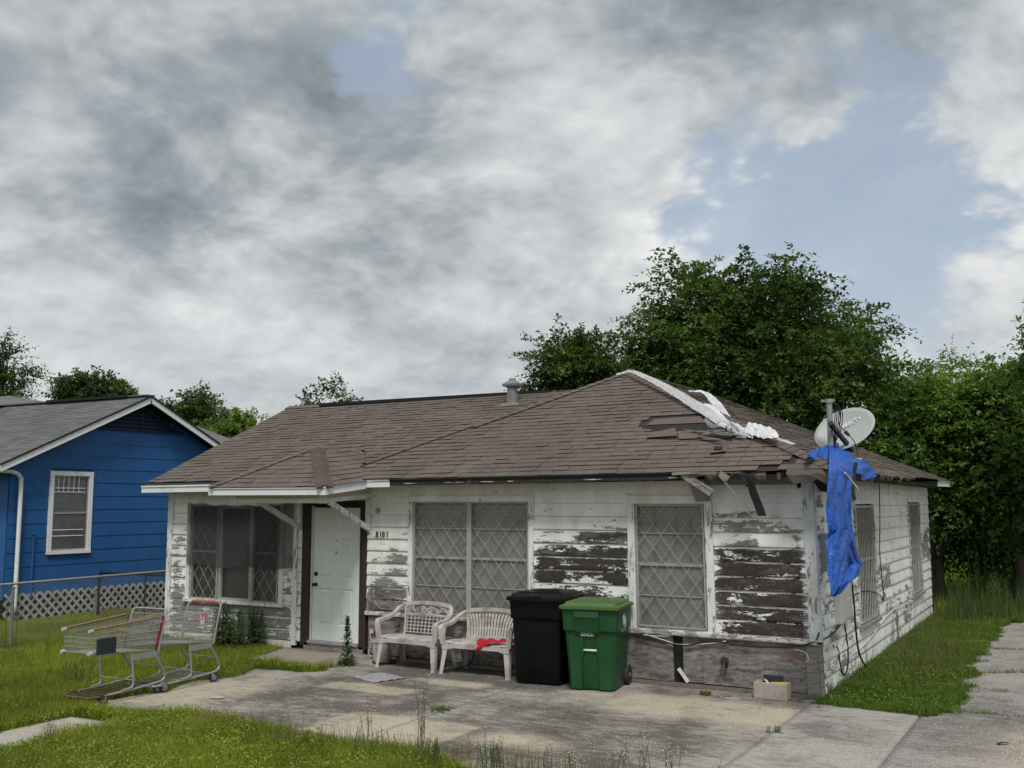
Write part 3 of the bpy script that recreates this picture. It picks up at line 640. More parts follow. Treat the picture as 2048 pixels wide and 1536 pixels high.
sc_ = MB(); nx = 18
for i in range(nx + 1):
    x = -10.47 + (2.33) * i / nx; sag = .05 * math.sin(math.pi * i / nx) + .015 * math.sin(i * 1.7)
    sc_.v += [(x, .075 + .012 * math.sin(i * .9), 2.255 - sag), (x + .01, .068 + .01 * math.sin(i * 1.3), 1.20 + .02 * math.sin(i * .8))]
sc_.f = [(2 * i, 2 * i + 2, 2 * i + 3, 2 * i + 1) for i in range(nx)]
put(sc_, fmap, 'loose_insect_screen', M_SCREEN, w1, smooth=True)
# the two windows on the side wall
for (a, b, c, d), lab in zip(SOPEN, ('barred side window nearer the meter box', 'barred side window nearer the back yard')):
    w = wempty('window', lab); casing(a, b, c, d, .06, smap, w, mat=M_BEAM)
    put(MB().box(a + .07, b - .07, -.075, -.07, c, d - .07), smap, 'blind', M_BLIND, w)
    put(MB().add([(a + .08, -.02, c + .02), (b - .08, -.02, c + .02), (b - .08, -.02, d - .08), (a + .08, -.02, d - .08)], [(0, 1, 2, 3)]), smap, 'pane', M_GLASS, w)
    sf = frame(a + .08, b - .08, c + .03, d - .085, .04, -.02, .012); sf.box(a + .1, b - .1, -.02, .005, 1.40, 1.44); put(sf, smap, 'sash', M_ALU, w)
    grille(a + .11, b - .11, c + .06, d - .11, .105, .20, .028, smap, w, M_ALU, .012)
# ------------------------------------------------------------------ door
door = wempty('door', 'white six panel front door in a dark brown frame')
dx0, dx1, dz0, dz1 = -7.775, -6.865, .13, 2.175
def slab():
    mb = MB(); xs = [dx0, dx0 + .115, dx0 + .395, dx0 + .515, dx0 + .795, dx1]; zs = [dz0, dz0 + .24, dz0 + .80, dz0 + .96, dz0 + 1.58, dz0 + 1.68, dz0 + 1.90, dz1]
    for i in range(5):
        for k in range(7):
            if i in (1, 3) and k in (1, 3, 5): continue
            mb.add([(xs[i], -.02, zs[k]), (xs[i + 1], -.02, zs[k]), (xs[i + 1], -.02, zs[k + 1]), (xs[i], -.02, zs[k + 1])], [(0, 1, 2, 3)])
    for x in (dx0, dx1): mb.add([(x, -.02, dz0), (x, -.06, dz0), (x, -.06, dz1), (x, -.02, dz1)], [(0, 1, 2, 3)])
    put(mb, fmap, 'door_leaf', M_DOOR, door)
    for i in (1, 3):
        for k in (1, 3, 5):
            a, b, c, d = xs[i], xs[i + 1], zs[k], zs[k + 1]; r = MB(); ins = [(0, -.02), (.014, -.033), (.03, -.033), (.05, -.022)]
            for q, o in ins: r.v += [(a + q, o, c + q), (b - q, o, c + q), (b - q, o, d - q), (a + q, o, d - q)]
            for t in range(3): r.f += [(t * 4 + e, t * 4 + (e + 1) % 4, t * 4 + 4 + (e + 1) % 4, t * 4 + 4 + e) for e in range(4)]
            r.f.append((12, 13, 14, 15)); put(r, fmap, 'door_panel', M_DOOR, door)
slab()
put(MB().disc((dx0 + .065, -.012, .98), (0, 1, 0), .030, .016).disc((dx0 + .065, .03, .98), (0, 1, 0), .027, .045), fmap, 'knob', M_KNOB, door, smooth=40)
put(MB().disc((dx0 + .065, -.010, 1.145), (0, 1, 0), .032, .022).bar((dx0 + .055, .008, 1.145), (dx0 + .075, .008, 1.145), .012, .02), fmap, 'deadbolt', M_KNOB, door)
put(MB().disc((dx0 + .455, -.018, 1.66), (0, 1, 0), .010, .008, 10), fmap, 'peephole', M_KNOB, door)
put(MB().box(dx0 + .435, dx0 + .475, -.02, -.015, 1.46, 1.50), fmap, 'sticker', M_ALU, door)
for a, b, c, d in ((-7.97, -7.815, .05, 2.285), (-6.83, -6.70, .05, 2.285)): put(MB().box(a, b, -.05, .030, c, d), fmap, 'door_casing', M_WOODB, door)
put(MB().box(-7.815, -6.83, -.05, .028, 2.20, 2.285), fmap, 'door_casing', M_WOODB, door)
put(MB().box(-7.812, -7.778, -.05, .0, .10, 2.198), fmap, 'door_jamb', M_TRIMOK, door)
put(MB().box(-7.815, -6.83, -.05, .055, .085, .128), fmap, 'threshold', M_ALU, door)
put(MB().box(-7.90, -6.75, -.05, .03, -.02, .083), fmap, 'door_step_board', M_WOODG, door)
put(MB().box(-6.62, -6.56, 0, .03, .30, .36), fmap, 'outlet', M_PAIL, house)
# house number and a porch light base
for i, ch in enumerate('8101'):
    text_mesh(ch, .128, .014, 'house_numeral', M_BROWNN, house, Matrix.Translation((-6.53 + [0, .068, .120, .192][i], -.032, 1.735)) @ Matrix.Rotation(rad(90), 4, 'X'), sx=.72)
put(MB().disc((-6.50, .02, 2.135), (0, 1, 0), .045, .03, 16).disc((-6.50, .036, 2.135), (0, 1, 0), .020, .03, 12), fmap, 'porch_light_base', M_ALU, house, smooth=40)
# ------------------------------------------------------------------ roof
ROOF = MB()
A, B, C_, D = (-7.2, -.4, 2.60), (.4, -.4, 2.66), (.4, 10.75, 2.70), (-7.2, 10.75, 2.66)
P, Q = (-3.7, 3.2, 4.44), (-3.7, 7.15, 4.44)
L0, L1, R0, R1 = (-11.24, -.4, 2.54), (-6.7, -.4, 2.575), (-11.24, 3.3, 4.18), (-4.0, 3.3, 4.18)
HFL, HFR, HBR, HBL, HP, HQ = (-8.68, -1.35, 2.485), (-6.45, -1.35, 2.485), (-6.45, -.33, 2.585), (-8.68, -.33, 2.575), (-7.565, -.2, 3.125), (-7.565, .95, 3.15)
def poly(mb, pts, dz=-.012): mb.add([(p[0], p[1], p[2] + dz) for p in pts], [tuple(range(len(pts)))])
for pts in ((A, B, P), (B, C_, Q, P), (C_, D, Q), (D, A, P, Q), (L0, L1, R1, R0), (R0, R1, (-4.0, 7.0, 2.56), (-11.24, 7.0, 2.54)), (HFL, HFR, HP), (HFR, HBR, HQ, HP), (HBL, HFL, HP, HQ)): poly(ROOF, pts)
roof = ROOF.build('roof', M_DECK, house)
TABS = []     # (verts 8, rnd, front?, dist)
def field(o, u_to, up_to, poly3, exp=.140, tab=.22, vis=True, skip=None, lift=0.0):
    o = np.array(o, float); U = np.array(u_to, float) - o; U /= np.linalg.norm(U); W = np.array(up_to, float) - o; W -= U * (W @ U); W /= np.linalg.norm(W)
    Nn = np.cross(U, W); Nn = Nn if Nn[2] > 0 else -Nn
    P2 = [((np.array(p) - o) @ U, (np.array(p) - o) @ W) for p in poly3]
    vmax = max(p[1] for p in P2); vmin = min(p[1] for p in P2)
    def span(v):
        xs = []
        for i in range(len(P2)):
            (a, b), (c, d) = P2[i], P2[(i + 1) % len(P2)]
            if (b - v) * (d - v) <= 0 and abs(d - b) > 1e-9: xs.append(a + (c - a) * (v - b) / (d - b))
        return (min(xs), max(xs)) if len(xs) > 1 else None
    nC = int((vmax - vmin) / exp) + 1
    for j in range(nC):
        v0 = vmin + j * exp - .02 + (rng.random() - .5) * .006; v1 = min(v0 + exp + .03, vmax - .002)
        s0, s1 = span(max(v0, vmin + 1e-4)), span(v1 - 1e-4)
        if not s0 or not s1: continue
        off = (j % 3) * tab / 3 + (rng.random() - .5) * .03; k0 = int((s0[0] - off) / tab) - 1
        u = off + k0 * tab
        while u < s0[1]:
            wt_ = tab * rng.uniform(.65, 1.45); ua, ub = u + .0025, u + wt_ - .0025; u += wt_
            b0, b1 = max(ua, s0[0]), min(ub, s0[1]); t0, t1 = max(ua, s1[0]), min(ub, s1[1])
            if b1 - b0 < .02: continue
            if t1 <= t0: t0 = t1 = min(max((ua + ub) / 2, s1[0]), s1[1])
            hb = (.014 if rng.random() < .40 else .008) + rng.random() * .003 + lift; ht = .002 + lift
            c3 = o + U * (b0 + b1) / 2 + W * v0
            if skip and skip(c3): continue
            rr = rng.random(); vs = []
            for uu, vv, h in ((b0, v0, 0), (b1, v0, 0), (b0, v0, hb), (b1, v0, hb + (rng.random() - .5) * .004), (t0, v1, ht), (t1, v1, ht)): vs.append(o + U * uu + W * vv + Nn * h)
            TABS.append((np.array(vs), rr, vis, np.linalg.norm(c3 - CAM)))
DMG = np.array([(p[0], p[1]) for p in (atD(1385, 868, 14.6), atD(1500, 925, 13))])
def skip_front(c):
    return (((c[0] + 2.05) / .62) ** 2 + ((c[1] - 1.02) / .26) ** 2 < 1) or (-.62 < c[0] < .2 and c[1] < -.12 and rng.random() < .45) or (((c[0] + 1.1) / .16) ** 2 + ((c[1] - .52) / .12) ** 2 < 1)
field(A, B, P, (A, B, P), skip=skip_front)
field(L0, (L1[0], L1[1], L1[2]), R0, (L0, (-6.55, -.4, 2.575), (-3.9, 3.3, 4.18), R0), skip=lambda c: -8.5 < c[0] < -6.6 and c[1] < .75 - abs(c[0] + 7.565) * 1.0)
field(HFL, HFR, (HP[0], HP[1], HP[2]), (HFL, HFR, HP)); field(HFR, HBR, HP, (HFR, HBR, HQ, HP))
field(B, C_, P, (B, C_, Q, P), vis=True, skip=lambda c: c[1] < .8 and c[0] > .05 and rng.random() < .25)
TABS.sort(key=lambda t: t[3])
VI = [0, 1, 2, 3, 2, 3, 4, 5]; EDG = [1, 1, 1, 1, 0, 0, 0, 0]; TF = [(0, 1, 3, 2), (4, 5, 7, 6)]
near = [t for t in TABS if t[2]][:300]; rest = TABS[300:]
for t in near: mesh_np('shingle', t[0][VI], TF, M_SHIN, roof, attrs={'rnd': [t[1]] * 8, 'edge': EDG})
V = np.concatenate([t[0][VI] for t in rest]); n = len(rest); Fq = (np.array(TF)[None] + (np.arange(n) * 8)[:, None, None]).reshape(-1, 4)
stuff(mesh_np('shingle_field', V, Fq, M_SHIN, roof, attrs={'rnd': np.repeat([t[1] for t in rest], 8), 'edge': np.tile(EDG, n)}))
def caps(a, b, n1, n2, w=.13, step=.135, mat=None, name='ridge_cap'):
    a, b = Vector(a), Vector(b); d = (b - a); L = d.length; d.normalize(); n1, n2 = Vector(n1).normalized(), Vector(n2).normalized()
    up = (n1 + n2).normalized(); s1 = d.cross(n1).normalized(); s2 = n2.cross(d).normalized()
    if s1.dot(up) > 0: s1 = -s1
    if s2.dot(up) > 0: s2 = -s2
    k = 0.0
    while k < L - .05:
        p0 = a + d * k; p1 = a + d * min(k + step + .05, L); r = rng.random(); j = rng.uniform(-.006, .006)
        vs = [p0 + up * .034, p0 + s1 * (w + j) + n1 * .028, p0 + s2 * (w - j) + n2 * .028, p1 + up * .020, p1 + s1 * w + n1 * .012, p1 + s2 * w + n2 * .012, p0 + s1 * w + n1 * .005, p0 + s2 * w + n2 * .005]
        MB().add(vs, [(0, 3, 4, 1), (0, 2, 5, 3), (1, 0, 6), (0, 2, 7), (6, 0, 7)], rnd=r).build(name, mat or M_SHIN, roof); k += step
def nrm(a, b, c):
    n = (Vector(b) - Vector(a)).cross(Vector(c) - Vector(a)).normalized(); return n if n.z > 0 else -n
nF, nR, nL, nG = nrm(A, B, P), nrm(B, C_, P), nrm(A, D, P), nrm(L0, L1, R0)
nHF, nHR, nHL = nrm(HFL, HFR, HP), nrm(HFR, HBR, HP), nrm(HFL, HBL, HP)
caps(B, P, nF, nR, step=.15); caps((-5.6, 1.25, 3.452), P, nF, nL, step=.16, w=.10)
caps(HFR, HP, nHF, nHR, w=.115, step=.07); caps(HFL, HP, nHF, nHL, w=.10, step=.12); caps(HQ, HP, nHR, nHL, w=.10, step=.10); caps(P, Q, nR, nL, step=.2)
# old hip line seam, black vent along the left ridge, and the roof edge metal
MB().tube([Vector(A) + Vector((0, 0, .02)), Vector(P) + Vector((0, 0, .02))], .010, 5).build('hip_seam', M_BLACK, roof)
MB().add([(-10.35, 3.15, 4.155), (-5.2, 3.15, 4.155), (-5.2, 3.15, 4.215), (-10.35, 3.15, 4.215), (-10.35, 3.45, 4.155), (-5.2, 3.45, 4.155), (-5.2, 3.45, 4.215), (-10.35, 3.45, 4.215)], [(0, 1, 2, 3), (3, 2, 6, 7), (5, 4, 7, 6), (0, 3, 7, 4), (1, 5, 6, 2)]).build('ridge_vent', M_BLACK, roof)
nG2 = Vector((nG.x, -nG.y, nG.z)); caps((-11.24, 3.3, 4.18), (-10.36, 3.3, 4.18), nG, nG2, w=.14, step=.14); caps((-5.19, 3.3, 4.18), (-4.3, 3.3, 4.18), nG, nG2, w=.14, step=.14)
# fascia, drip edges, soffits
def fascia(a, b, mat, h=.085, name='fascia', out=(0, -1, 0), d=.022, parent=None):
    a, b, o = Vector(a), Vector(b), Vector(out); mb = MB()
    mb.bar(a + o * .0 + Vector((0, 0, -.035 - h / 2)), b + Vector((0, 0, -.035 - h / 2)), d, h, up=(0, 0, 1)); mb.bar(a + o * .014 + Vector((0, 0, -.016)), b + o * .014 + Vector((0, 0, -.016)), d, .026, up=(0, 0, 1))
    return mb.build(name, mat, parent or house)
fascia((-11.24, -.385, 2.54), (-8.70, -.385, 2.56), M_FASCIA)
fascia((-8.70, -1.335, 2.485), (-6.44, -1.335, 2.485), M_FASCIA)
fascia((-6.465, -1.325, 2.485), (-6.465, -.40, 2.582), M_FASCIA, out=(1, 0, 0)); fascia((-8.665, -1.325, 2.485), (-8.665, -.40, 2.575), M_FASCIA, out=(-1, 0, 0))
fascia((-6.45, -.385, 2.60), (-6.02, -.385, 2.605), M_FASCIA)
fascia((.385, 8.9, 2.69), (.385, 10.75, 2.70), M_FASCIA, out=(1, 0, 0), h=.09)
MB().bar((-6.02, -.405, 2.592), (-1.45, -.405, 2.636), .03, .022).build('drip_edge', M_DKMET, house)
# rotted dark fascia board with ragged lower edge
rot = MB(); n = 90
for i in range(n + 1):
    x = -6.02 + 4.75 * i / n; zt = 2.578 + .0096 * (x + 6.02); lo = .060 + .018 * vnoise([i * .35], [0], 5)[0] + .010 * rng.random()
    rot.v += [(x, -.392, zt), (x, -.396 - .006 * rng.random(), zt - lo), (x, -.370, zt - lo)]
rot.f = [(3 * i, 3 * i + 3, 3 * i + 4, 3 * i + 1) for i in range(n)] + [(3 * i + 1, 3 * i + 4, 3 * i + 5, 3 * i + 2) for i in range(n)]
rot.build('rotted_fascia', M_TAR, house)
for i in range(9):
    x = rng.uniform(-5.9, -1.6); z = 2.53 + .0096 * (x + 6.02); w = rng.uniform(.05, .30)
    MB().add([(x, -.403, z + .006), (x + w * .5, -.404, z + rng.uniform(.006, .012)), (x + w, -.403, z + .003), (x + w * .6, -.403, z - .006), (x + w * .2, -.403, z - .004)], [(0, 1, 2, 3, 4)]).build('paint_scrap', M_BEAM, house)
MB().add([(-6.45, -.37, 2.50), (-1.35, -.37, 2.535), (-1.35, .03, 2.535), (-6.45, .03, 2.50)], [(0, 1, 2, 3)]).add([(-11.2, -.37, 2.45), (-8.68, -.37, 2.46), (-8.68, .03, 2.46), (-11.2, .03, 2.45)], [(0, 1, 2, 3)]).build('soffit', M_SOFFIT, house)
MB().add([(.37, 4.6, 2.57), (.37, 10.7, 2.58), (-.03, 10.7, 2.58), (-.03, 4.6, 2.57)], [(0, 1, 2, 3)]).build('soffit', M_SOFFIT, house)
MB().add([(.36, 1.2, 2.60), (.36, 9.0, 2.61), (.30, 9.0, 2.52), (.30, 1.2, 2.54)], [(0, 1, 2, 3)]).build('rotted_fascia', M_TAR, house)
# open rafter ends and torn edge near the corner
for x in (-1.15, -.72, -.30): MB().bar((x, -.34, 2.575), (x, .1, 2.66), .045, .09).build('rafter_tail', M_WOODG, house)
for y in (.35, 1.1, 1.9, 2.7, 8.6): MB().bar((.33, y, 2.60), (-.1, y, 2.69), .045, .10).build('rafter_tail', M_WOODG, house)
MB().box(-1.34, -.16, -.03, -.01, 2.48, 2.61).build('open_eave_board', M_WOODG, house)
for i, (x0, x1, dz, dy) in enumerate(((-1.42, -1.05, -.05, -.02), (-1.06, -.74, -.02, .0), (-.75, -.45, -.075, .03))):
    zf = 2.645; mb = MB(); m = 8
    for k in range(m + 1):
        x = x0 + (x1 - x0) * k / m; s = .02 * rng.random()
        mb.v += [(x, -.30 + dy, zf + .055), (x, -.40 + dy, zf + .006), (x + .01, -.425 + dy, zf + dz * .6 - s), (x, -.41 + dy, zf + dz - .05 * rng.random())]
    for k in range(m):
        for q in range(3): mb.f.append((k * 4 + q, k * 4 + 4 + q, k * 4 + 5 + q, k * 4 + 1 + q))
    mb.a['rnd'] = [.4] * len(mb.v); mb.build('drooping_shingle', M_SHIN, roof)
# curled shingle tongues hanging off the corner and the side eave
def tongue(a, b, drop, parent, mat, seed, name='drooping_shingle'):
    r = random.Random(seed); a, b = Vector(a), Vector(b); mb = MB(); m = 6; o = Vector((b.y - a.y, a.x - b.x, 0)).normalized()
    for k in range(m + 1):
        p = a.lerp(b, k / m); d = drop * (.7 + .5 * r.random())
        mb.v += [p - o * .12 + Vector((0, 0, .06)), p + Vector((0, 0, .012)), p + o * .05 + Vector((0, 0, -d * .45)), p + o * (.05 - .04 * r.random()) + Vector((0, 0, -d))]
    for k in range(m):
        for q in range(3): mb.f.append((k * 4 + q, k * 4 + 4 + q, k * 4 + 5 + q, k * 4 + 1 + q))
    mb.a['rnd'] = [.25 + .3 * r.random()] * len(mb.v); mb.build(name, mat, parent)
tongue((-.18, -.42, 2.66), (.36, -.40, 2.67), .17, roof, M_SHIN, 1); tongue((.40, -.36, 2.67), (.41, .35, 2.67), .20, roof, M_SHIN, 2); tongue((.40, .95, 2.67), (.42, 1.55, 2.66), .15, roof, M_SHIN, 3)
for i in range(9): y = 1.7 + i * .42; tongue((.41, y, 2.675), (.41, y + .36, 2.675), rng.uniform(.05, .12), roof, M_SHIN, 20 + i)
MB().add([(.03, -.30, 2.66), (.33, -.33, 2.55), (.36, .2, 2.3), (.08, .02, 2.42)], [(0, 1, 2, 3)]).build('felt_scrap', M_BLACK, house)
# hanging strips, boards and sticks at the broken eave
def strip(pts, w, mat, name, side=(1, 0, 0), t=.004): return MB().ribbon(spline(pts, 5), w, t, side).build(name, mat, house)
strip([(-.66, -.38, 2.64), (-.63, -.43, 2.56), (-.60, -.42, 2.40), (-.54, -.40, 2.22), (-.50, -.40, 2.10)], [.04 + .006 * min(q, 11) for q in range(21)], M_BLACK, 'hanging_felt_strip')
strip([(-.75, -.41, 2.63), (-.70, -.46, 2.60), (-.63, -.45, 2.52), (-.66, -.44, 2.45)], .06, M_BLACK, 'hanging_felt_strip')
MB().bar((-1.50, -.42, 2.60), (-1.12, -.46, 2.36), .05, .018, up=(0, 1, 0)).bar((-1.44, -.41, 2.61), (-1.08, -.44, 2.40), .03, .02, up=(0, 1, 0)).build('splintered_board', M_WOODG, house)
MB().bar((-1.62, -.43, 2.62), (-1.27, -.44, 2.635), .03, .035).build('splintered_board', M_WOODG, house)
MB().bar((-1.00, -.43, 2.58), (-.66, -.36, 2.16), .022, .012, up=(0, 1, 0)).build('dangling_lath', M_WOODG, house)
MB().bar((-1.01, -.42, 2.62), (-.90, -.42, 2.55), .07, .02, up=(0, 1, 0)).build('splintered_board', M_WOODG, house)
MB().add([(-1.46, -.30, 2.52), (-1.29, -.12, 2.47), (-1.25, -.06, 2.28), (-1.43, -.12, 2.27)], [(0, 1, 2, 3)]).build('bent_flashing', M_GALVD, house)
# torn patch in the front slope: bare felt, lifted shingles, broken decking
def onF(x, y, h=0.0):
    n = np.array(nF); r = ray(x, y); return CAM + r * (((np.array(A) - CAM) @ n + h) / (r @ n))
def roofpoly(pix, mat, h, name, rnd=.3, edge=0):
    pts = [onF(x, y, h) for x, y in pix]; mb = MB().add(pts + [onF(x, y, .004) for x, y in pix], [tuple(range(len(pts)))] + [(i, (i + 1) % len(pts), len(pts) + (i + 1) % len(pts), len(pts) + i) for i in range(len(pts))], rnd=rnd); return mb.build(name, mat, roof)
roofpoly([(1281, 852), (1420, 846), (1478, 868), (1440, 884), (1300, 878)], M_BLACK, .006, 'bare_felt')
roofpoly([(1310, 838), (1400, 832), (1412, 845), (1292, 850)], M_SHIN, .016, 'lifted_shingle', .15); roofpoly([(1300, 866), (1350, 855), (1354, 871), (1294, 875)], M_SHIN, .034, 'lifted_shingle', .25)
roofpoly([(1356, 866), (1400, 862), (1396, 876), (1358, 878)], M_SHIN, .03, 'lifted_shingle', .35); roofpoly([(1425, 890), (1455, 888), (1452, 902), (1420, 906)], M_SHIN, .04, 'lifted_shingle', .1)
roofpoly([(1428, 893), (1446, 892), (1444, 898), (1428, 899)], M_BLACK, .055, 'bare_felt')
for a, b in (((1368, 859), (1462, 871)), ((1398, 872), (1450, 882)), ((1405, 868), (1470, 864)), ((1420, 862), (1490, 872))):
    MB().bar(onF(*a, .05), onF(*b, .07), .035, .016).build('broken_decking_board', M_WOODG, roof)
for a, b in (((1452, 853), (1456, 876)), ((1462, 855), (1463, 876))): MB().bar(onF(*a, .03), onF(*b, .06), .02, .02).build('broken_decking_board', M_BLACK, roof)
# flue vent near the ridge
vb = onY(1025, 808, 2.75)
fv = bpy.data.objects.new('roof_flue', None); COL.objects.link(fv); fv.parent = house; fv.location = (vb[0], 2.75, 3.93)
MB().loft([(-.05, .20, .16, .03, 0, 0), (.02, .17, .13, .03, 0, 0), (.04, .095, .09, .05, 0, 0)], 24).build('flashing', M_GALVD, fv, smooth=40)
MB().loft([(0, .10, .10, .07, 0, 0), (.32, .082, .082, .06, 0, 0)], 24).build('flue_pipe', M_GALVD, fv, smooth=40)
MB().loft([(.31, .085, .085, .06, 0, 0), (.33, .14, .12, .02, 0, 0), (.37, .145, .125, .02, 0, 0), (.44, .055, .05, .03, 0, 0), (.47, .05, .045, .03, 0, 0)], 24).build('flue_cap', M_GALVD, fv, smooth=35)
# ------------------------------------------------------------------ door hood carpentry
hood = wempty('entry_hood', 'hipped hood over the front door carried by two diagonal struts')
MB().add([(-8.66, -1.31, 2.41), (-6.48, -1.31, 2.41), (-6.48, .02, 2.50), (-8.66, .02, 2.50)], [(0, 1, 2, 3)]).build('hood_ceiling', M_SOFFIT, hood)
MB().box(-8.38, -6.66, -1.14, -1.09, 2.25, 2.315).build('beam', M_TRIMOK, hood); MB().box(-8.36, -6.68, -1.12, -1.105, 2.315, 2.42).build('frieze_panel', M_SOFFIT, hood)
for x in (-6.665, -8.375):
    MB().bar((x, -1.10, 2.285), (x, -.0, 2.36), .05, .065).build('beam', M_TRIMOK, hood); MB().add([(x, -1.10, 2.31), (x, 0, 2.39), (x, 0, 2.5), (x, -1.1, 2.42)], [(0, 1, 2, 3)]).build('frieze_panel', M_SOFFIT, hood)
for x, y in ((-6.67, -1.115), (-8.37, -1.115)): MB().box(x - .055, x + .055, y - .035, y + .02, 2.245, 2.42).build('hood_post', M_TRIMOK, hood)
for x in (-6.67, -8.02):
    MB().bar((x - .0, -.98, 2.27), (x, -.03, 1.86), .05, .075, up=(0, 0, 1)).build('strut', M_TRIM, hood)
    MB().box(x - .03, x + .035, -.075, -.03, 1.84, 2.30).build('strut_ledger', M_TRIMOK, hood)
# ------------------------------------------------------------------ ground, slabs, drive
G = mesh_np('ground', [(-600, -600, GZ - .035), (600, -600, GZ - .035), (600, 900, GZ - .035), (-600, 900, GZ - .035)], [(0, 1, 2, 3)], M_GROUND); struct(G)
def inpoly(x, y, pts):
    r = np.zeros(np.shape(x), bool); n = len(pts)
    for i in range(n):
        (x0, y0), (x1, y1) = pts[i], pts[(i + 1) % n]
        c = ((y0 > y) != (y1 > y)) & (x < (x1 - x0) * (y - y0) / (y1 - y0 + 1e-12) + x0); r ^= c
    return r
def slab(name, x0, x1, y0, y1, top, mat, cell=.06, mask=None, stain=None, pale=None, thick=.09, wob=.004):
    nx, ny = int((x1 - x0) / cell), int((y1 - y0) / cell); X, Y = np.meshgrid(np.linspace(x0, x1, nx + 1), np.linspace(y0, y1, ny + 1))
    Z = top + (vnoise(X * .8, Y * .8, 2) - .5) * wob
    V = np.stack([X.ravel(), Y.ravel(), Z.ravel()], 1); idx = np.arange((nx + 1) * (ny + 1)).reshape(ny + 1, nx + 1)
    Fq = np.stack([idx[:-1, :-1], idx[:-1, 1:], idx[1:, 1:], idx[1:, :-1]], -1).reshape(-1, 4)
    if mask is not None:
        c = V[Fq].mean(1); Fq = Fq[mask(c[:, 0], c[:, 1])]
    at = {'stain': stain(V[:, 0], V[:, 1]) if stain else np.zeros(len(V)), 'pale': pale(V[:, 0], V[:, 1]) if pale else np.zeros(len(V))}
    o = mesh_np(name, V, Fq, mat, attrs=at); me = o.data
    bm = bmesh.new(); bm.from_mesh(me); bmesh.ops.delete(bm, geom=[v for v in bm.verts if not v.link_faces], context='VERTS')
    r = bmesh.ops.extrude_edge_only(bm, edges=[e for e in bm.edges if e.is_boundary])
    for v in r['geom']:
        if isinstance(v, bmesh.types.BMVert): v.co.z -= thick
    bm.to_mesh(me); bm.free(); return struct(o)
def soft(x, a, b, s): return np.clip((x - a) / s + .5, 0, 1) * np.clip((b - x) / s + .5, 0, 1)
def pale_fn(x, y):
    j = (vnoise(x * 3, y * 3, 4) - .5) * .12; x = x + j; y = y + j; r = 0
    for a, b, c, d, s in ((-4.35, -2.7, -4.3, -3.25, .05), (-5.75, -4.5, -2.25, -1.80, .10), (-2.1, -.05, -1.75, -.75, .10), (-4.75, -3.9, -1.35, -1.0, .12), (-3.0, -2.2, -1.1, -.9, .15), (-7.4, -6.3, -4.2, -2.4, .6), (-2.6, -1.6, -3.9, -3.4, .3)): r = np.maximum(r, soft(x, a, b, s) * soft(y, c, d, s))
    return r
def stain_fn(x, y):
    r = .10 + .0 * x; j = (vnoise(x * 1.3, y * 1.3, 9) - .5) * .7; x = x + j; y = y + j * .6
    for a, b, c, d, s, k in ((-6.4, -3.6, -3.6, -1.2, .9, .42), (-3.5, -.4, -4.6, -1.9, .7, .40), (-5.9, -2.9, -1.2, 0.0, .3, .55), (-2.2, .0, -.75, .1, .3, .3), (-5.6, -4.1, -4.6, -3.4, .6, .35)): r = np.maximum(r, k * soft(x, a, b, s) * soft(y, c, d, s))
    return r
slab('patio', -7.50, -3.555, -4.62, -.03, GZ, M_CONC, mask=lambda x, y: ~((x < -6.60 + .15 * np.sin(y * 9)) & (y > -1.52 + .05 * np.sin(x * 7))) & (x > -7.42 - .10 * np.sin(y * 2.1)) & (x + y > -11.95), stain=stain_fn, pale=pale_fn)
slab('patio', -3.528, -.026, -5.4, -.03, GZ + .002, M_CONC, stain=stain_fn, pale=pale_fn)
slab('patio', -.002, 1.182, -6.5, -.30, GZ + .004, M_CONC2, mask=lambda x, y: y < -.30 - .09 * x + .02 * np.sin(x * 14), stain=lambda x, y: .05 + .3 * soft(x, .1, .9, .4) * soft(y, -2.2, -1.0, .6))
slab('entry_step', -8.3, -6.5, -1.25, -.04, GZ + .055, M_STEP, cell=.05, thick=.12, mask=lambda x, y: inpoly(x, y, [(-7.92, -1.20), (-8.02, -.7), (-8.26, -.04), (-6.56, -.04), (-6.60, -.75), (-6.72, -1.02), (-7.0, -1.13)]))
slab('walkway', -7.2, -6.05, -11, -4.98, GZ - .005, M_CONC2, mask=lambda x, y: (x > -6.95 + .03 * np.sin(y * 5)) & (x < -6.20 + .03 * np.sin(y * 4)), pale=lambda x, y: .4 + 0 * x)
def drive_edge(y): return np.interp(y, [-12, -3, -.45, -.02, .76, 3.18, 5.37, 8.72, 9.9, 14, 20], [1.198, 1.198, 1.20, 1.54, 1.46, 1.34, 1.28, 1.28, 1.72, 2.2, 2.4]) + ((vnoise(y * 2.2, y * 0, 6) - .5) * .5 + (vnoise(y * 7.0, y * 0, 7, 2) - .5) * .22) * (np.asarray(y) > -.3)
slab("driveway", 1.198, 5.998, -11, 12.5, GZ - .004, M_DRIVE, cell=.08, mask=lambda x, y: x > drive_edge(y), stain=lambda x, y: .12 + .3 * soft(x, 1.3, 2.2, .5) * soft(y, -2.0, .8, .9), pale=lambda x, y: soft(x, 1.8, 5, .8) * soft(y, -6, -.6, .8) * .75)
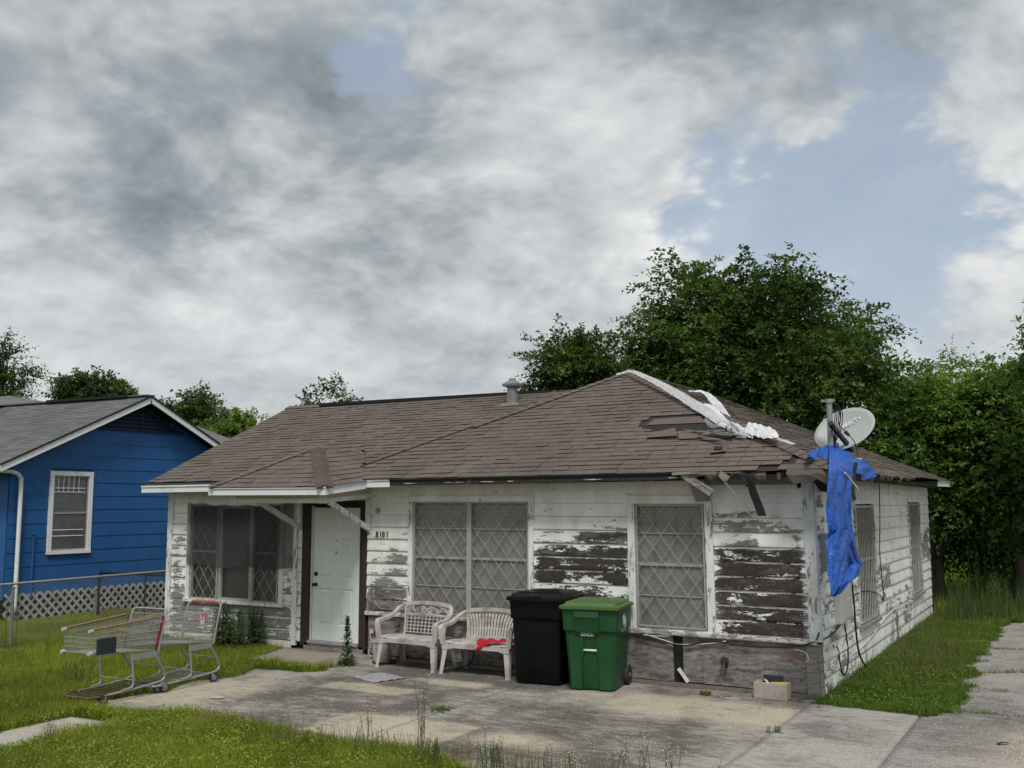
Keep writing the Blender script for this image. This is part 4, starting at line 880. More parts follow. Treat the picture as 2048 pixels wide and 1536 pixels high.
# ------------------------------------------------------------------ lawn
PATIO = [(-7.42, -4.62), (-7.42, -1.45), (-6.55, -1.45), (-6.55, 0), (0, 0), (0, -5.4), (-3.53, -5.4), (-3.53, -4.62)]
STEPP = [(-7.92, -1.20), (-8.05, -.7), (-8.26, .0), (-6.5, .0), (-6.56, -.85), (-6.8, -1.10)]
def lawn_ok(x, y):
    front = -4.46 - .28 * (vnoise(x * 1.7, x * 0, 8) - .35) - np.where(x > -2.6, .55 * np.clip((x + 2.6) / 1.2, 0, 1.5), 0) + np.where(x < -4.2, .20 * np.clip((-4.2 - x) / 1.2, 0, 1), 0) - np.where(x < -6.1, .45 * np.clip((-6.1 - x) / .3, 0, 1), 0)
    inpat = inpoly(x, y, PATIO) & (y > front) & ~((x < -7.30 + .12 * np.sin(y * 5)) | (x + y < -11.78))
    bad = inpat | inpoly(x, y, STEPP) | ((x > -10.95) & (x < .03) & (y > -.03) & (y < 10.4)) | ((x > -6.93) & (x < -6.22) & (y < -4.85) & (y > -12)) | ((x > -.01) & (x < 1.2) & (y < -.33 - .1 * x)) | ((x > drive_edge(y)) & (x < 6) & (y < 12.5)) | ((x < -15.2) & (y > -.1) & (y < 6.3)) | ((x > -3.5) & (y > front) & (y < -1) & (x < .02))
    return ~bad
def inview(x, y, m=160):
    v = np.stack([x, y, np.full(len(x), GZ)], 1) - CAM; d = v @ _F; u = 1024 + F_PX * (v @ _R) / d; w = 768 - F_PX * (v @ _U) / d
    return (d > 1) & (u > -m) & (u < 2048 + m) & (w < 1536 + m) & (w > 0)
def blades(name, n, bx, hmin, hmax, wid, mat, seed, ok=lawn_ok, bend=.6, straw=0.0, zb=GZ - .03):
    g = np.random.default_rng(seed); x = g.uniform(bx[0], bx[1], n); y = g.uniform(bx[2], bx[3], n)
    k = ok(x, y) & inview(x, y); x, y = x[k], y[k]; n = len(x)
    cl = vnoise(x * 2.1, y * 2.1, seed); h = (hmin + (hmax - hmin) * g.random(n) ** 1.6) * (.55 + .9 * cl); a = g.uniform(0, 2 * np.pi, n); t = g.uniform(0, 2 * np.pi, n); b = h * bend * g.random(n)
    w = wid * (.6 + .8 * g.random(n)); ax, ay = np.cos(a) * w, np.sin(a) * w; bx_, by_ = np.cos(t) * b, np.sin(t) * b; z0 = np.full(n, zb)
    V = np.stack([np.stack([x - ax, y - ay, z0], 1), np.stack([x + ax, y + ay, z0], 1), np.stack([x + ax * .8 + bx_ * .4, y + ay * .8 + by_ * .4, z0 + h * .6], 1), np.stack([x - ax * .8 + bx_ * .4, y - ay * .8 + by_ * .4, z0 + h * .6], 1), np.stack([x + bx_, y + by_, z0 + h], 1)], 1).reshape(-1, 3)
    i = (np.arange(n) * 5)[:, None]; Fq = np.concatenate([i + np.array([[0, 1, 2]]), i + np.array([[0, 2, 3]]), i + np.array([[3, 2, 4]])])
    r = np.clip(-.05 + .65 * vnoise(x * .9, y * .9, seed + 1) + .5 * vnoise(x * 6, y * 6, seed + 5) + .5 * (g.random(n) - .5), 0, 1)
    return mesh_np(name, V, Fq, mat, attrs={'rnd': np.repeat(r, 5)})
def leaflets(name, n, bx, size, zr, mat, seed, ok=lawn_ok):
    g = np.random.default_rng(seed); x = g.uniform(bx[0], bx[1], n); y = g.uniform(bx[2], bx[3], n); k = ok(x, y) & inview(x, y); x, y = x[k], y[k]; n = len(x)
    cl = vnoise(x * 2.1, y * 2.1, seed); z = GZ - .02 + zr * g.random(n) * (.4 + 1.1 * cl); a = g.uniform(0, 6.283, n); s = size * (.6 + .8 * g.random(n)); tl = g.uniform(-.7, .7, n); tm = g.uniform(-.7, .7, n)
    ca, sa = np.cos(a) * s, np.sin(a) * s
    V = np.stack([np.stack([x - ca, y - sa, z - tl * s], 1), np.stack([x + sa * .6, y - ca * .6, z + tm * s * .6], 1), np.stack([x + ca, y + sa, z + tl * s], 1), np.stack([x - sa * .6, y + ca * .6, z - tm * s * .6], 1)], 1).reshape(-1, 3)
    r = np.clip(-.05 + .7 * vnoise(x * .9, y * .9, seed + 1) + .5 * vnoise(x * 7, y * 7, seed + 5) + .6 * (g.random(n) - .5), 0, 1)
    return mesh_np(name, V, (np.arange(n) * 4)[:, None] + np.arange(4)[None], mat, attrs={'rnd': np.repeat(r, 4)})
def lawn(o, label): stuff(tag(o, label, 'grass')); return o
lawn(blades('lawn_grass', 420000, (-16, -6.3, -6.5, 2.5), .06, .19, .0032, M_GRASS, 1), 'yellow green lawn grass in the yard beside the shopping carts')
lawn(leaflets('lawn_clover', 110000, (-16, -6.3, -6.5, 2.5), .015, .10, M_GRASS, 2), 'low clover mixed through the lawn by the carts')
lawn(blades('verge_grass', 190000, (-7.2, .2, -7.6, -4.0), .05, .16, .0026, M_GRASS, 3), 'short yellow green grass along the front of the patio')
lawn(leaflets('verge_clover', 95000, (-7.2, .2, -7.6, -4.0), .013, .11, M_GRASS, 4), 'low clover along the front of the patio')
def ok_right(x, y): return lawn_ok(x, y) & ~((x < 0) & (y < 10.4))
lawn(blades('side_grass', 190000, (0, 2.2, -.6, 14), .05, .15, .0038, M_GRASSR, 5, ok_right), 'green grass between the house side and the driveway')
lawn(leaflets('side_clover', 45000, (0, 2.2, -.6, 14), .014, .12, M_GRASSR, 6, ok_right), 'low broadleaf weeds along the side of the house')
lawn(blades('rough_grass', 70000, (-3, 16, 10, 30), .10, .32, .009, M_GRASS, 7, lambda x, y: lawn_ok(x, y), .5), 'tall rough grass in the back yard')
# ------------------------------------------------------------------ blue house next door (gable end faces us)
bh = thing('blue_house', 'bright blue gabled house with white trim and lattice skirting next door', 'house', (-15.2, 0, GZ))
bh.location = (0, 0, 0)
BX = -15.2; YA, YB, YP = -.12, 6.1, 2.95; ZE, ZP = 3.02, 4.42
def gable_z(y): return ZE + (ZP - ZE) * (1 - abs(y - YP) / (YP - YA))
bw = MB().add([(BX - .03, YA, .48), (BX - .03, YB, .48), (BX - .03, YB, ZE), (BX - .03, YP, ZP), (BX - .03, YA, ZE)], [(0, 1, 2, 3, 4)]).build('gable_wall', M_BLUE, bh)
MB().box(BX - 9, BX - .04, YA, YA + .05, .40, ZE).build('front_wall', M_BLUE, bh); MB().box(BX - 9, BX - .04, YB - .05, YB, .4, ZE).build('rear_wall', M_BLUE, bh)
z = .46; k = 0
while z < 4.0:
    z1 = z + .275; ya, yb = YA, YB; q = max(0, (z1 + .01 - ZE) / (ZP - ZE)) * (YP - YA); q0 = max(0, (z - ZE) / (ZP - ZE)) * (YP - YA)
    if z < 3.78:
        for a, b in cut([(ya, yb)], [(.78, 1.74)] if 1.2 < (z + z1) / 2 < 2.9 else []):
            MB().add([(BX, a + q0, z), (BX, b - q0, z), (BX + .014, b - q0, z), (BX + .014, a + q0, z), (BX + .004, b - q, z1 + .01), (BX + .004, a + q, z1 + .01)], [(3, 2, 4, 5), (0, 1, 2, 3), (1, 4, 2), (0, 3, 5)]).build('siding_board', M_BLUE, bw)
    z = z1
# louvred vent in the gable
lv = bpy.data.objects.new('gable_vent', None); COL.objects.link(lv); lv.parent = bh
for i in range(6):
    zz = 3.79 + i * .085; f = (zz + .085 - ZE) / (ZP - ZE); a, b = YA + f * (YP - YA) + .02, YB - f * (YB - YP) - .02
    if b - a > .05: MB().add([(BX + .01, a, zz + .08), (BX + .01, b, zz + .08), (BX + .055, b, zz), (BX + .055, a, zz)], [(0, 1, 2, 3)]).build('louvre_slat', M_BLUEDK, lv)
MB().bar((BX + .04, YP, 3.79), (BX + .04, YP, 4.2), .03, .03).build('louvre_post', M_BLUEDK, lv)
# window
wb = bpy.data.objects.new('window', None); COL.objects.link(wb); wb.parent = bh
def bmap(V): V = np.array(V, float); return np.stack([V[:, 1] + BX, V[:, 0], V[:, 2]], 1)
def bput(mb, n, m, p): mb.v = [tuple(q) for q in bmap(mb.v)]; return mb.build(n, m, p)
y0, y1, z0, z1 = .74, 1.76, 1.22, 2.88
for q in (MB().box(y0, y1, 0, .05, z1 - .09, z1), MB().box(y0, y1, 0, .06, z0, z0 + .07), MB().box(y0, y0 + .09, 0, .048, z0 + .07, z1 - .09), MB().box(y1 - .09, y1, 0, .048, z0 + .07, z1 - .09)): bput(q, 'casing_board', M_WHITE2, wb)
bput(MB().box(y0 + .05, y1 - .05, -.022, -.02, z0, z1 - .05), 'blind', M_BLINDW, wb); bput(MB().add([(y0 + .08, .002, z0 + .05), (y1 - .08, .002, z0 + .05), (y1 - .08, .002, z1 - .08), (y0 + .08, .002, z1 - .08)], [(0, 1, 2, 3)]), 'pane', M_GLASSB, wb)
bput(frame(y0 + .09, y1 - .09, z0 + .07, z1 - .09, .03, .004, .02).box(y0 + .1, y1 - .1, .005, .022, 2.02, 2.06), 'sash', M_ALU, wb)
sb = MB()
for zz in (2.46, 2.54, 1.58, 1.70): sb.tube([(y0 + .1, .03, zz), (y1 - .18, .03, zz)], .008, 5)
for i in range(5): sb.tube([(y0 + .2 + i * .12, .03, 2.46), (y0 + .2 + i * .12, .03, 2.8)], .006, 5)
stuff(bput(sb, 'window_bars', M_WHITE2, wb))
# roof: gable along X, front slope with visible courses
OV = .30; ridge0, ridge1 = (BX + OV, YP, ZP + .14), (BX - 9.6, YP, ZP + .14)
ef = (YA - .45, ZE - .06); sl_ = (ZP + .14 - ef[1]) / (YP - ef[0]); er = (2 * YP - ef[0], ef[1])
br = MB().add([(BX + OV, ef[0], ef[1]), ridge0, ridge1, (BX - 9.6, ef[0], ef[1]), (BX + OV, er[0], er[1]), (BX - 9.6, er[0], er[1])], [(0, 1, 2, 3), (1, 4, 5, 2)]).build('roof', M_DECK, bh)
cs = MB(); nC = 34; r_ = random.Random(5)
for s, e in ((1, ef), (-1, er)):
    for j in range(nC):
        t0, t1 = j / nC, (j + 1) / nC; ya, yb = e[0] + (YP - e[0]) * t0, e[0] + (YP - e[0]) * t1; za, zb = e[1] + (ZP + .14 - e[1]) * t0, e[1] + (ZP + .14 - e[1]) * t1
        x = BX + OV - r_.random() * .3
        first = True
        while x > BX - 9.6:
            xa = BX + OV if first else x; xb = x - .30; first = False
            cs.add([(xa, ya, za + .004), (xb + .004, ya, za + .004), (xa, ya, za + .020), (xb + .004, ya, za + .020), (xa, yb, zb + .006), (xb + .004, yb, zb + .006)], [(0, 1, 3, 2), (2, 3, 5, 4)], rnd=r_.random()); x = xb
stuff(cs.build('shingle_field', M_SHIN2, br))
MB().bar((BX - 3.0, YP - .05, ZP + .165), (BX + OV - .6, YP - .05, ZP + .165), .25, .06).build('ridge_vent', M_BLACK, br)
MB().bar((BX + OV - .6, YP, ZP + .16), (BX + OV, YP, ZP + .16), .25, .03).build('ridge_cap', M_SHIN2, br); MB().bar((BX - 9.6, YP, ZP + .16), (BX - 3.0, YP, ZP + .16), .25, .03).build('ridge_cap', M_SHIN2, br)
for e in (ef, er):
    MB().bar((BX + OV + .01, e[0], e[1] - .075), (BX + OV + .01, YP, ZP + .065), .03, .13).build('rake_board', M_WHITE2, bh)
    MB().bar((BX + OV + .02, e[0], e[1] - .002), (BX + OV + .02, YP, ZP + .138), .05, .035).build('drip_edge', M_DKMET, bh)
    MB().add([(BX, e[0], e[1] - .05), (BX + OV, e[0], e[1] - .05), (BX + OV, YP, ZP + .09), (BX, YP, ZP + .09)], [(0, 1, 2, 3)]).build('eave_soffit', M_BLUEDK, bh)
MB().bar((BX + OV, ef[0], ef[1] - .08), (BX - 9.6, ef[0], ef[1] - .08), .03, .15).build('eave_fascia', M_WHITE2, bh)
# rear wing and far hip of the same roof
def wing(pts, faces, nm): return MB().add(pts, faces, rnd=.4).build(nm, M_SHIN2, bh)
wing([(-18.3, 4, 4.40), (-15.4, 4, 3.51), (-15.4, 7.2, 3.51), (-18.3, 7.2, 4.40), (-22, 4, 3.27), (-22, 7.2, 3.27)], [(0, 1, 2, 3), (0, 3, 5, 4)], 'rear_roof')
MB().box(-21.8, -14.9, 6.2, 7.0, .3, 3.2).build('rear_wing_wall', M_BLUE, bh)
wing([(-21.6, 4.2, 5.02), (-26, .4, 3.6), (-20.2, 2.2, 4.55), (-19.0, 4.2, 4.62), (-27, 4.2, 5.02)], [(0, 1, 2), (0, 2, 3), (0, 4, 1)], 'far_roof_hip')
# downspout with an elbow, thin conduit
MB().tube(spline([(BX + .10, -.42, 2.85), (BX + .10, -.12, 2.83), (BX + .10, .02, 2.74), (BX + .10, .05, 2.5), (BX + .10, .05, .9), (BX + .10, .05, .15)], 5), .042, 8).build('downspout', M_WHITE2, bh, smooth=True)
MB().tube([(BX + .05, .42, 1.62), (BX + .05, .42, .4)], .02, 6).disc((BX + .06, .42, 1.64), (1, 0, 0), .035, .05, 8).build('vent_conduit', M_BLUE, bh)
# lattice skirting: every slat its own piece
ls = bpy.data.objects.new('lattice_skirting', None); COL.objects.link(ls); ls.parent = bh
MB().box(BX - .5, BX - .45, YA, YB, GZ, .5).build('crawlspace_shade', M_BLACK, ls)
for sg, off in ((1, .0), (-1, .012)):
    for k in range(-6, 40):
        p = (YA + k * .19, GZ); c = clipseg(p, (1, sg), YA, YB - .2, GZ - .02, .50)
        if c: MB().bar((BX + .02 + off, p[0] + c[0], p[1] + sg * c[0]), (BX + .02 + off, p[0] + c[1], p[1] + sg * c[1]), .048, .009, up=(1, 0, 0)).build('lattice_slat', M_LATT, ls)
# ------------------------------------------------------------------ chain link fence and gate
FX = -12.13
cf = thing('chain_link_fence', 'galvanised chain link fence between the white and blue houses', 'fence', (0, 0, 0))
for y in (-4.9, -2.1, 3.5, 6.3): MB().tube([(FX, y, GZ - .1), (FX, y, .90)], .026, 8).disc((FX, y, .90), (0, 0, 1), .032, .03, 8).build('post', M_GALVD, cf)
MB().tube([(FX, -5.2, .95), (FX, -2.1, .965), (FX, 1.5, .985), (FX, 6.5, .99)], .021, 8).build('top_rail', M_GALV, cf, smooth=True)
def mesh_wire(y0, y1, z0, z1, x, r, st=.055):
    mb = MB()
    for sg in (1, -1):
        k = y0 - (z1 - z0)
        while k < y1 + (z1 - z0):
            c = clipseg((k, z0), (1, sg), y0, y1, z0, z1)
            if c: mb.tube([(x + sg * .002, k + c[0], z0 + sg * c[0]), (x + sg * .002, k + c[1], z0 + sg * c[1])], r, 3, cap=False)
            k += st * 1.414
    return mb
stuff(mesh_wire(-4.9, 3.6, GZ, .95, FX + .02, .0014).build('wire_mesh', M_GALVD, cf))
gt = thing('black_yard_gate', 'black tubular yard gate standing behind the chain link fence', 'gate', (0, 0, 0))
gp = spline([(-14.4, 1.4, .0), (-14.4, 1.4, .74), (-14.34, 1.41, .84), (-14.24, 1.42, .86), (-12.55, 1.55, .86), (-12.45, 1.56, .84), (-12.38, 1.57, .74), (-12.38, 1.57, .0)], 4)
MB().tube(gp + [gp[0]], .032, 6).build('gate_frame', M_DKMET, gt, smooth=True); MB().tube([(-13.2, 1.5, .0), (-13.2, 1.5, .86)], .018, 6).build('gate_stile', M_DKMET, gt); MB().bar((-14.62, 1.38, .42), (-14.3, 1.41, .42), .03, .03).build('latch', M_DKMET, gt)
MB().tube([(-14.46, 1.4, GZ - .1), (-14.46, 1.4, .5)], .03, 8).build('gate_post', M_GALVD, gt)
gm = mesh_wire(0, 2.0, .0, .85, 0, .0014); gm.v = [(-14.4 + v[1] * 1.01, 1.4 + v[1] * .085 + v[0], v[2]) for v in gm.v]; stuff(gm.build('wire_mesh', M_DKMET, gt))
# ------------------------------------------------------------------ shopping carts
def cart(label, loc, rot, second=False):
    t = thing('shopping_cart', label, 'shopping cart', loc, rot, 'shopping carts parked on the patio edge')
    W = lambda y: .215 + (.285 - .215) * (y + .56) / 1.0
    zt = lambda y: .86 + .06 * (y + .56) / 1.0; zb = lambda y: .60 - .085 * (y + .56) / 1.0
    r = .0031; mb = MB()
    for s in (1, -1):
        for k in range(30):
            y = -.55 + k * .033; mb.tube([(s * W(y), y, zb(y)), (s * (W(y) + .01), y, zt(y))], r, 4)
        for f in (.03, .22, .42, .62, .82): mb.tube([(s * (W(y) + .004 + .01 * f), y, zb(y) + f * (zt(y) - zb(y))) for y in (-.56, .42)], r * 1.25, 4)
    for k in range(13): x = -.21 + k * .035; mb.tube([(x, -.56, zb(-.56)), (x, -.565, zt(-.56) - .09)], r, 4)
    for f in (.0, .24, .45, .66): z = zb(-.56) + f * .26; mb.tube([(-.22, -.565, z), (.22, -.565, z)], r * 1.8, 5)
    for k in range(15): x = -.21 + k * .03; mb.tube([(x, -.56, zb(-.56)), (x * 1.3, .42, zb(.42))], r, 4)
    for k in range(8): y = -.5 + k * .13; mb.tube([(-W(y), y, zb(y)), (W(y), y, zb(y))], r, 4)
    mb.build('basket', M_CART, t)
    bk = MB(); yb = .40
    for k in range(17): x = -.265 + k * .033; bk.tube([(x, yb, .53), (x, yb + .09, .95)], r, 4)
    for f in (.1, .35, .6, .8, 1): bk.tube([(-.28, yb + .09 * f, .53 + .42 * f), (.28, yb + .09 * f, .53 + .42 * f)], r * 1.3, 4)
    bk.build('rear_flap', M_CART, t)
    ch = MB()
    for k in range(15): x = -.24 + k * .034; ch.tube([(x, .20, .78), (x, .26, .56)], r, 4)
    for z, y in ((.78, .20), (.70, .225), (.6, .25)): ch.tube([(-.26, y, z), (.26, y, z)], r * 1.3, 4)
    for k in range(12): x = -.22 + k * .04; ch.tube([(x, .20, .75), (x, .46, .74)], r, 4)
    ch.build('child_seat', M_CART, t)
    if not second:
        for s in (1, -1): MB().tube([(s * (W(-.58) + .012), -.585, zt(-.58) + .006), (s * (W(.40) + .012), .40, zt(.40) + .012)], .014, 8).build('top_rail', M_TANRAIL, t, smooth=40)
        for s in (1, -1): MB().disc((s * .225, -.57, .855), (0, 1, 0), .022, .05, 8).disc((s * .225, -.57, .60), (0, 1, 0), .024, .05, 8).build('corner_bumper', M_PAIL, t)
        MB().box(.232, .262, -.50, -.215, .575, .765).build('sign_panel', M_SIGNPL, t, bevel=.012)
        MB().bar((.29, .36, .53), (.29, .47, .93), .012, .03).build('side_strap', M_REDPL, t)
        MB().bar((-.27, .38, .53), (-.27, .46, .8), .012, .03).build('side_strap', M_REDPL, t)
    else:
        for s in (1, -1): MB().tube([(s * (W(-.56) + .012), -.56, zt(-.56)), (s * (W(.42) + .012), .42, zt(.42))], .008, 6).build('top_rail', M_CART, t)
    fr = MB()
    for s in (1, -1):
        fr.tube(spline([(s * .285, .41, .50), (s * .29, .47, .80), (s * .288, .51, .95), (s * .27, .535, .995), (s * .22, .545, 1.0)], 5), .0125, 8)
        fr.tube(spline([(s * .275, -.0, .53), (s * .275, .03, .30), (s * .272, .045, .18), (s * .268, .01, .135), (s * .262, -.12, .12)], 5), .0135, 8)
        fr.tube(spline([(s * .28, .36, .47), (s * .278, .46, .34), (s * .275, .53, .23), (s * .272, .53, .17), (s * .268, .44, .135), (s * .265, .1, .115)], 5), .0135, 8)
        fr.tube([(s * .262, .10, .112), (s * .255, -.40, .098)], .0135, 8)
        fr.box(s * .285 - .006, s * .285 + .006, .0, .385, .455, .520)
    fr.tube([(-.275, .035, .22), (.275, .035, .22)], .007, 6); fr.tube([(-.275, .48, .32), (.275, .48, .32)], .007, 6); fr.build('frame', M_CARTF, t, smooth=40)
    MB().tube(spline([(-.27, .535, .995), (-.2, .545, 1.002), (.2, .545, 1.002), (.27, .535, .995)], 6), .0135, 8).build('handle', M_CARTF, t, smooth=True)
    if second:
        hr = MB().tube(spline([(-.24, .545, 1.012), (-.08, .55, 1.02), (0, .552, 1.012), (.08, .55, 1.02), (.24, .545, 1.012)], 5), .023, 8); hr.build('handle_cover', M_REDFADE, t, smooth=True)
    tr = MB()
    for k in range(9): x = -.22 + k * .055; tr.tube([(x, -.47, .105), (x, .42, .125)], .0038, 5)
    for y in (-.45, -.1, .2, .42): tr.tube([(-.26, y, .10 + .02 * (y + .45)), (.26, y, .10 + .02 * (y + .45))], .006, 5)
    tr.build('lower_tray', M_CART if second else M_RUST, t)
    ns = spline([(.255, -.36, .098), (.25, -.46, .096), (.20, -.545, .095), (0, -.56, .095), (-.20, -.545, .095), (-.25, -.46, .096), (-.255, -.36, .098)], 5)
    MB().tube(ns, .0145, 8).build('nose_bumper', M_CARTF if second else M_RUST, t, smooth=True)
    for s, y, yaw in ((1, -.40, .3), (-1, -.40, -.2), (1, .44, .5), (-1, .44, .1)):
        w = MB(); cy, sy = math.cos(yaw), math.sin(yaw); c = Vector((s * .235 + .03 * sy, y + .03 * cy, .062))
        w.disc(c, (cy, -sy, 0), .062, .028, 18); o = w.build('wheel', M_RUBBER, t, smooth=40)
        MB().disc(c, (cy, -sy, 0), .036, .033, 12).disc(c, (cy, -sy, 0), .010, .046, 8).build('hub', M_GALVD, o)
        f = MB()
        for e in (-.022, .022): f.bar(c + Vector((cy * e, -sy * e, 0)), Vector((s * .25 + cy * e, y - .01 - sy * e, .118)), .034, .004, up=(cy, -sy, 0))
        f.bar((s * .25 - .025, y - .01, .12), (s * .25 + .025, y - .01, .12), .05, .008); f.build('caster_fork', M_CARTF if (second or y > 0 and False) else M_RUST, t)
    return t
cart('rusty shopping cart with tan side rails and a dark sign panel', (-7.43, -4.02, GZ), rad(2))
cart('grey shopping cart with faded red handle holding a pink cup', (-7.40, -3.13, GZ), rad(1.5), True)
cup = MB().loft([(0, .038, .038, .038, 0, 0), (.14, .052, .052, .052, 0, 0), (.142, .048, .048, .048, 0, 0), (.02, .036, .036, .036, 0, 0)], 20, cap1=False)
co = tag(cup.build('plastic_cup', M_PINK, None, smooth=40), 'pink and white plastic cup in the child seat of the cart', 'cup'); co.location = (-7.25, -2.80, GZ + .745)
# ------------------------------------------------------------------ plastic benches
def bench(label, loc, W, H, style, rot=0):
    t = thing('plastic_bench', label, 'bench', loc, rot, 'white plastic benches against the house'); hw = W / 2
    st = MB(); nx, ny = 12, 6
    P = [[(-hw * .93 + W * .93 * i / nx, -.26 + .45 * j / ny, .425 + .012 * math.cos(math.pi * (j / ny - .35)) - .006 * math.sin(math.pi * i / nx) - (.012 if j == 0 else 0)) for i in range(nx + 1)] for j in range(ny + 1)]
    V = [p for r in P for p in r]; n1 = nx + 1; st.add(V + [(x, y, z - .018) for x, y, z in V], [(j * n1 + i, j * n1 + i + 1, (j + 1) * n1 + i + 1, (j + 1) * n1 + i) for j in range(ny) for i in range(nx)])
    st.ribbon([(-hw * .93 + W * .93 * i / nx, -.262, .385 + .012 * abs(i / nx - .5) * 0 + (.0 if 1 < i < nx - 1 else -.02)) for i in range(nx + 1)], .014, .062, side=(0, 1, 0)); st.bar((-hw * .9, .19, .40), (hw * .9, .19, .40), .015, .05)
    for s in (1, -1): st.bar((s * hw * .92, -.26, .395), (s * hw * .90, .19, .395), .015, .05)
    st.build('seat', M_PLAS, t, smooth=35)
    for s in (1, -1):
        for (xa, ya, za), (xb, yb, zb), nm in (((hw * .91, -.25, .43), (hw * .97, -.30, 0), 'leg'), ((hw * .84, .19, .43), (hw * .90, .30, 0), 'leg')):
            a, b = Vector((s * xa, ya, za)), Vector((s * xb, yb, zb)); fy = -1 if ya < 0 else 1; l = MB()
            for (w0, w1, dirv) in ((.085, .052, Vector((-s, 0, 0))), (.075, .045, Vector((0, -fy, 0)))):
                nn = Vector((0, 1, 0)) if abs(dirv.x) else Vector((1, 0, 0))
                l.add([a, a + dirv * w0, b + dirv * w1, b, a + nn * .006, a + dirv * w0 + nn * .006, b + dirv * w1 + nn * .006, b + nn * .006], [(0, 1, 2, 3), (7, 6, 5, 4), (0, 4, 5, 1), (1, 5, 6, 2), (2, 6, 7, 3), (3, 7, 4, 0)])
            l.box(b.x - (.055 if s > 0 else 0), b.x + (.0 if s > 0 else .055), b.y - .01 if ya > 0 else b.y - .012, b.y + .04, 0, .012); l.build('leg', M_PLAS, t)
        ah = .66 if style == 1 else .64
        ap = spline([(s * hw * .91, -.25, .40), (s * hw * .955, -.262, .55), (s * hw * .97, -.255, ah - .02), (s * hw * .965, -.19, ah), (s * hw * .955, -.02, ah + .015), (s * hw * .93, .10, ah + .06), (s * hw * .87, .20, H - .06), (s * hw * .76, .25, H - .018)], 5)
        m = len(ap); MB().ribbon(ap, [.075 - .02 * i / m for i in range(m)], [.03 + .012 * math.sin(math.pi * i / m) for i in range(m)], side=(1, 0, 0)).build('arm', M_PLAS, t, smooth=40)
        MB().ribbon(spline([(s * hw * .66, .17, .42), (s * hw * .67, .20, .58), (s * hw * .73, .245, H - .06)], 5), .034, .026, side=(0, 1, 0)).build('back_stile', M_PLAS, t, smooth=40)
    MB().ribbon(spline([(-hw * .80, .245, H - .03), (-hw * .6, .258, H), (0, .268, H + .02), (hw * .6, .258, H), (hw * .80, .245, H - .03)], 6), .024, .052, side=(0, 1, 0)).build('top_rail', M_PLAS, t, smooth=40)
    yb = lambda z: .17 + (z - .42) * .20
    if style == 1:
        g = MB(); za, zb_ = .46, .70
        for k in range(11): x = (-.60 + 1.20 * k / 10) * hw; g.bar((x, yb(za), za), (x * 1.04, yb(zb_), zb_), .012, .012, up=(0, 1, 0))
        for k in range(6): z = za + (zb_ - za) * k / 5; g.bar((-hw * .68, yb(z), z), (hw * .68, yb(z), z), .014, .011)
        g.build('lattice_back', M_PLAS, t)
        MB().ribbon(spline([(-hw * .68, yb(.72), .705), (0, yb(.72), .725), (hw * .68, yb(.72), .705)], 6), .02, .024, side=(0, 1, 0)).build('mid_rail', M_PLAS, t)
        sc = MB(); zc = .775; yy = yb(zc)
        def spi(cx, cz, r0, a0, sg, turns=1.5): return [(cx + sg * r * math.cos(a), yy, cz + r * math.sin(a)) for r, a in ((r0 * (1 - .8 * i / 14), a0 + turns * 2 * math.pi * i / 14) for i in range(15))]
        for s in (1, -1):
            for cx, r0, a0 in ((.16, .042, 1.0), (.30, .040, -1.0), (.44, .038, 1.2), (.56, .032, -1.0)): sc.tube(spi(s * cx * hw * 1.1, zc + (.008 if a0 > 0 else -.006), r0, a0, s), .0058, 5)
            sc.tube(spline([(s * .06, yy, zc - .04), (s * .12, yy, zc + .04), (s * .20, yy, zc - .035), (s * .28, yy, zc + .04), (s * .36, yy, zc - .03)], 5), .0062, 5)
            sc.bar((-.075 * s, yy, zc - .045), (.075 * s, yy, zc + .055), .024, .010, up=(0, 1, 0))
        sc.build('scrollwork', M_PLAS, t, smooth=40)
    else:
        n = 17; MB().ribbon(spline([(-hw * .66, yb(.45), .45), (0, yb(.45), .455), (hw * .66, yb(.45), .45)], 5), .03, .06, side=(0, 1, 0)).build('back_foot_rail', M_PLAS, t)
        for k in range(n):
            u = -1 + 2 * k / (n - 1); top = H - .035 - .03 * u * u
            MB().ribbon(spline([(u * hw * .62, yb(.47), .46), (u * hw * .64, yb(.57), .575), (u * hw * .635, yb(.58), .585), (u * hw * .70, yb(.70), .70), (u * hw * .79, .25, top)], 3), .014, .030, side=(0, 1, 0)).build('back_slat', M_PLAS, t)
        MB().ribbon(spline([(-hw * .66, yb(.58) + .004, .575), (0, yb(.58) + .004, .59), (hw * .66, yb(.58) + .004, .575)], 5), .012, .022, side=(0, 1, 0)).build('mid_rail', M_PLAS, t)
    return t
bench('white plastic bench with lattice and scroll pattern back', (-5.53, -.36, GZ), 1.06, .86, 1, rad(-2))
bench('white plastic bench with curved slat back beside the black bin', (-4.40, -.38, GZ), 1.12, .82, 2, rad(1))
